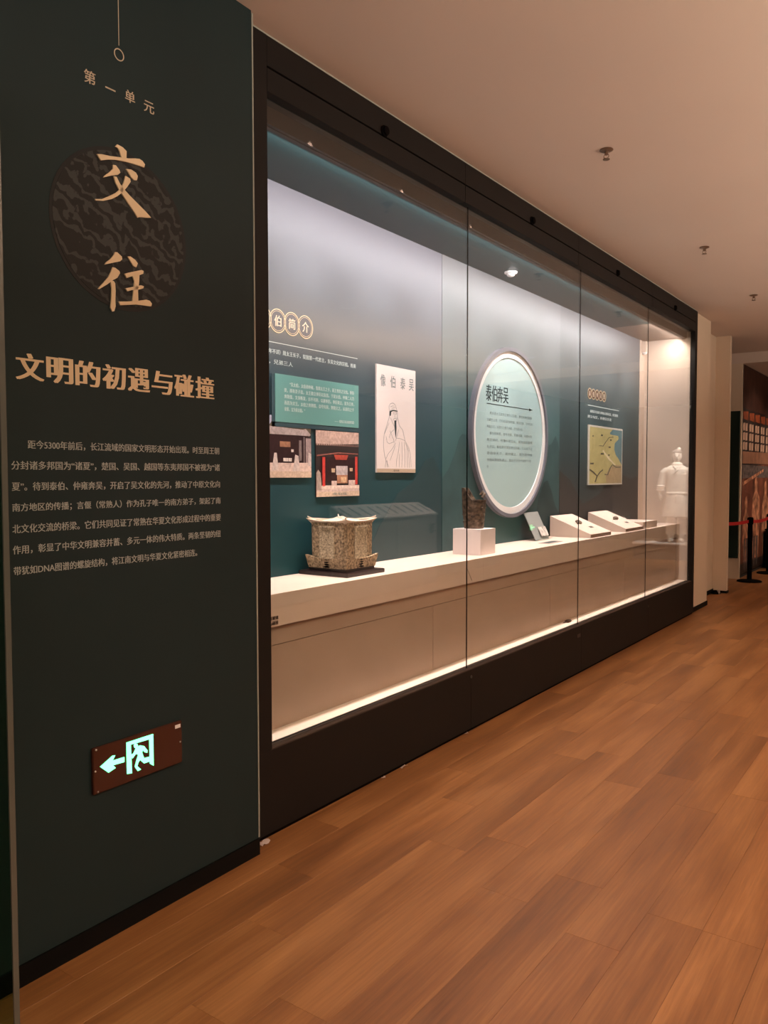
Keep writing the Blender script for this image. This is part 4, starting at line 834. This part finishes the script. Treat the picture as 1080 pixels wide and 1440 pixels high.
# queue barriers
def barrier(x, y, lb, belt_dir, belt_len):
    t = thing('queue_barrier', lb, 'barrier', (x, y, 0))
    bm = bmesh.new(); lathe(bm, [(0.16, 0.0), (0.16, 0.012), (0.14, 0.022), (0.04, 0.034)], 24); link('foot', mesh_bm('foot', bm), K['gap'], t)
    bm = bmesh.new(); lathe(bm, [(0.032, 0.030), (0.032, 0.80)], 16); link('post', mesh_bm('post', bm), K['gap'], t)
    bm = bmesh.new(); lathe(bm, [(0.038, 0.79), (0.040, 0.80), (0.040, 0.87), (0.034, 0.885), (0.01, 0.89)], 16); link('belt_head', mesh_bm('belt_head', bm), K['gap'], t)
    d = Vector(belt_dir).normalized(); nrm = Vector((-d.y, d.x, 0))*0.0015; bm = bmesh.new(); prev = None; NS = 8
    for i in range(NS+1):
        s_ = i/NS; c = d*(0.04 + s_*belt_len); sag = -0.02*math.sin(math.pi*s_)
        cur = [bm.verts.new(c + nrm*sg + Vector((0, 0, zz + sag))) for sg, zz in ((-1, 0.808), (1, 0.808), (1, 0.852), (-1, 0.852))]
        if prev:
            for k in range(4): bm.faces.new((prev[k], prev[(k+1)%4], cur[(k+1)%4], cur[k]))
        else: bm.faces.new(cur[::-1])
        prev = cur
    bm.faces.new(prev); link('belt', mesh_bm('belt', bm), K['belt'], t)
P1 = Vector((-0.05, 11.80, 0)); P2 = Vector((-0.01, 12.95, 0))
barrier(P1.x, P1.y, 'black queue barrier with red belt, the one nearer the column', Vector((-0.30, -0.75, 0)), 0.72)
barrier(P2.x, P2.y, 'black queue barrier in front of the mural, the farther one', P1 - P2, (P1-P2).length - 0.085)

# black plinth by the mural
bp = thing('black_pedestal', 'black pedestal at the right edge, in front of the mural', 'pedestal', (0.10, 13.9, 0))
box('body', -0.28, 0.16, -0.25, 0.25, 0.03, 0.60, K['gap'], bp); box('top_board', -0.29, 0.17, -0.26, 0.26, 0.60, 0.62, K['gap'], bp)
# blue/grey bag-like bundle at the foot of the column
bg = thing('cable_bundle', 'small dark bundle with a pale tag at the foot of the far column', 'bundle', (-0.15, 10.33, 0.0))
bm = bmesh.new()
for k in range(3): tube(bm, [(0.05*math.cos(t_*0.7)*(1-k*0.15), 0.05*math.sin(t_*0.7)*(1-k*0.15), 0.010 + k*0.013) for t_ in range(9)], 0.009, 6)
link('coil', mesh_bm('coil', bm), K['gap'], bg)
box('tag', 0.02, 0.05, -0.03, 0.0, 0.012, 0.045, K['lecternbody'], bg)

# ================================================================== ACROSS THE CORRIDOR (seen as reflections)
def lectern(y0, y1, lb):
    t = thing('lectern', lb, 'lectern', (3.62, (y0+y1)/2, 0)); hy = (y1-y0)/2 - 0.002
    box('body', -0.14, 0.16, -hy+0.01, hy-0.01, 0.0, 0.93, K['lecternbody'], t)
    bm = bmesh.new(); P = [(-0.15, 0.93), (0.17, 0.93), (0.17, 1.10), (-0.15, 0.95)]
    V0 = [bm.verts.new((x, -hy, z)) for x, z in P]; V1 = [bm.verts.new((x, hy, z)) for x, z in P]
    bm.faces.new(V0); bm.faces.new(V1[::-1])
    for i in range(4): bm.faces.new((V0[i], V0[(i+1)%4], V1[(i+1)%4], V1[i]))
    link('sloping_top', mesh_bm('sloping_top', bm), K['lectertop'], t)
    for k in range(5):
        bm = bmesh.new(); add_box(bm, -0.11, 0.11, -0.028, 0.012, 0, 0.002)
        o = link('written_strip', mesh_bm('written_strip', bm), K['ink'], t, (0.01, -hy + (k+0.5)*2*hy/5, 1.028)); o.rotation_euler = (0, -math.atan2(0.15, 0.32), 0)
    return t
lectern(7.35, 8.32, 'long low lectern with a pale sloping top across the corridor, nearer half')
l2 = lectern(8.32, 9.29, 'long low lectern with a pale sloping top across the corridor, farther half')
bm = bmesh.new()
for k in range(6): add_box(bm, -0.1425, -0.1405, 0.28, 0.42 - 0.02*(k % 2), 0.80 - k*0.022, 0.812 - k*0.022)
link('printed_caption', mesh_bm('printed_caption', bm), K['ink'], l2)

pf = thing('statue_platform', 'low grey platform with a white top under the clay warrior', 'platform', (1.75, 14.55, 0))
pf.rotation_euler = (0, 0, R(-6))
box('body', -0.62, 0.62, -0.48, 0.48, 0.0, 0.265, mat('grey_platform', (0.20, 0.16, 0.14), 0.6), pf); box('top_board', -0.64, 0.64, -0.50, 0.50, 0.265, 0.29, K['white'], pf)

# clay warrior
def warrior():
    bm = bmesh.new()
    def ell(cx, cy, cz, rx, ry, rz, sub=3):
        bmesh.ops.create_icosphere(bm, subdivisions=sub, radius=1.0, matrix=Matrix.Translation((cx, cy, cz)) @ Matrix.Diagonal((rx, ry, rz, 1)))
    # faces -Y.  feet and legs
    for s_ in (-1, 1):
        ell(s_*0.085, -0.045, 0.040, 0.048, 0.115, 0.038)
        tube(bm, [(s_*0.085, 0.0, 0.05), (s_*0.085, 0.0, 0.12), (s_*0.088, 0.005, 0.30), (s_*0.09, 0.0, 0.60)], [0.048, 0.050, 0.066, 0.085], 16)
    # trouser hems, tunic skirt, torso
    for s_ in (-1, 1): lathe(bm, [(0.062, 0.14), (0.080, 0.15), (0.082, 0.40)], 16, cx=s_*0.088)
    lathe(bm, [(0.20, 0.45), (0.235, 0.455), (0.232, 0.50), (0.205, 0.66), (0.180, 0.80), (0.172, 0.84)], 32, sy=0.72)
    lathe(bm, [(0.176, 0.80), (0.182, 0.83), (0.180, 0.86), (0.178, 0.95), (0.190, 1.08), (0.205, 1.20), (0.195, 1.28), (0.14, 1.335), (0.075, 1.36)], 32, sy=0.62)
    lathe(bm, [(0.180, 0.835), (0.190, 0.845), (0.190, 0.870), (0.180, 0.880)], 32, sy=0.66)
    # arms with rolled cuffs
    for s_ in (-1, 1):
        ell(s_*0.165, 0.0, 1.245, 0.075, 0.075, 0.070)
        tube(bm, [(s_*0.155, 0.0, 1.275), (s_*0.215, 0.0, 1.22), (s_*0.245, 0.005, 1.10), (s_*0.262, 0.0, 0.98), (s_*0.268, -0.02, 0.93)], [0.062, 0.066, 0.062, 0.060, 0.058], 16)
        for q in range(3): lathe(bm, [(0.050, -0.012), (0.078, 0.0), (0.050, 0.012)], 20, cx=s_*0.268, cy=-0.018-0.004*q, M=Matrix.Translation((0, 0, 0.985 - q*0.034)))
        tube(bm, [(s_*0.268, -0.02, 0.94), (s_*0.270, -0.035, 0.89), (s_*0.270, -0.045, 0.855)], [0.040, 0.032, 0.028], 12)
        ell(s_*0.270, -0.055, 0.825, 0.020, 0.040, 0.042)
        for f_ in range(4):
            y = -0.085 + f_*0.019; tube(bm, [(s_*0.270, y, 0.80), (s_*0.266, y-0.002, 0.765), (s_*0.250, y-0.004, 0.742 + abs(f_-1.5)*0.005)], [0.0105, 0.0100, 0.0085], 8)
        tube(bm, [(s_*0.262, -0.085, 0.835), (s_*0.250, -0.108, 0.810), (s_*0.240, -0.112, 0.785)], [0.012, 0.0105, 0.009], 8)
    # collar, neck, head
    lathe(bm, [(0.082, 1.29), (0.098, 1.33), (0.090, 1.385), (0.068, 1.400)], 24, cy=-0.005)
    lathe(bm, [(0.085, 1.26), (0.105, 1.29), (0.100, 1.325), (0.070, 1.345)], 24, cy=-0.012)
    tube(bm, [(0, 0.005, 1.33), (0, 0.0, 1.43)], [0.056, 0.052], 16)
    ell(0, -0.002, 1.505, 0.074, 0.088, 0.105); ell(0, -0.030, 1.440, 0.050, 0.050, 0.040)
    tube(bm, [(0, -0.082, 1.530), (0, -0.100, 1.497), (0, -0.092, 1.485)], [0.009, 0.014, 0.012], 8)     # nose
    ell(0, -0.085, 1.455, 0.022, 0.010, 0.006, 2); ell(0, -0.083, 1.444, 0.019, 0.010, 0.006, 2)          # lips
    for s_ in (-1, 1):
        ell(s_*0.030, -0.076, 1.538, 0.020, 0.010, 0.006, 2); ell(s_*0.030, -0.078, 1.520, 0.013, 0.008, 0.007, 2)
        ell(s_*0.074, 0.0, 1.505, 0.010, 0.020, 0.032, 2); ell(s_*0.016, -0.088, 1.463, 0.016, 0.007, 0.004, 2)
    ell(0, 0.014, 1.545, 0.079, 0.086, 0.082); ell(-0.030, 0.030, 1.630, 0.032, 0.032, 0.038)
    me = bpy.data.meshes.new('body'); bm.to_mesh(me); bm.free()
    o = bpy.data.objects.new('body', me); C.objects.link(o)
    rm = o.modifiers.new('r', 'REMESH'); rm.mode = 'VOXEL'; rm.voxel_size = 0.0065; rm.use_smooth_shade = True
    sm_ = o.modifiers.new('s', 'SMOOTH'); sm_.iterations = 2; sm_.factor = 0.4
    dg = bpy.context.evaluated_depsgraph_get(); out = bpy.data.meshes.new_from_object(o.evaluated_get(dg)); bpy.data.objects.remove(o)
    for f in out.polygons: f.use_smooth = True
    return out
wr = thing('clay_warrior', 'pale life-size clay warrior statue on the platform, mirrored in the far end of the glass', 'statue', (1.68, 14.33, 0.2905), R(-16))
wm = warrior(); wm.materials.clear(); link('body', wm, K['clay'], wr)
def wpart(name, pts, r, mt):
    bm = bmesh.new(); tube(bm, pts, r, 8); o = link(name, mesh_bm(name, bm), mt, wr); [setattr(f, 'use_smooth', True) for f in o.data.polygons]
DK = K['clayhair']
wpart('collar_fold', [(-0.070, -0.02, 1.37), (-0.050, -0.085, 1.325), (0.0, -0.122, 1.265), (0.035, -0.128, 1.21)], [0.014, 0.020, 0.020, 0.012], K['clay'])
wpart('collar_fold', [(0.070, -0.02, 1.37), (0.050, -0.085, 1.325), (0.005, -0.120, 1.275)], [0.014, 0.020, 0.018], K['clay'])
for s_ in (-1, 1):
    wpart('eye', [(s_*0.018, -0.0865, 1.518), (s_*0.030, -0.0868, 1.521), (s_*0.043, -0.078, 1.517)], 0.007, DK)
    wpart('eyebrow', [(s_*0.014, -0.087, 1.541), (s_*0.030, -0.085, 1.547), (s_*0.048, -0.074, 1.540)], 0.005, DK)
wpart('moustache', [(-0.030, -0.086, 1.458), (-0.012, -0.095, 1.466), (0.012, -0.095, 1.466), (0.030, -0.086, 1.458)], [0.004, 0.007, 0.007, 0.004], DK)
wpart('belt_tie', [(0.0, -0.132, 0.84), (0.012, -0.140, 0.79), (0.016, -0.146, 0.70)], [0.010, 0.008, 0.005], K['clay'])
bm = bmesh.new(); lathe(bm, [(0.077, 1.56), (0.084, 1.575), (0.078, 1.60), (0.050, 1.622), (0.01, 1.63)], 24, cy=0.008, sy=1.05); link('hair', mesh_bm('hair', bm), DK, wr)

# light fittings for the lamps of the corridor (all out of frame)
for k, (x, y) in enumerate(DOWN):
    if k == 0:
        dl = thing('downlight', 'recessed round ceiling downlight, first along the row, behind the camera', 'light', (x, y, CZ), group='corridor downlights')
        bm = bmesh.new(); lathe(bm, [(0.07, 0.0), (0.085, -0.004), (0.085, -0.001)], 24, close=False); link('trim_ring', mesh_bm('trim_ring', bm), K['white'], dl)
        first = dl
    else:
        c = copy_tree(first); c.location = (x, y, CZ)
        c['label'] = 'recessed round ceiling downlight, %s along the row over the far side of the corridor' % ('', 'second', 'third', 'fourth', 'fifth', 'sixth', 'last')[k]
print('objects', len(bpy.data.objects), 'tris', sum(len(m.polygons) for m in bpy.data.meshes))
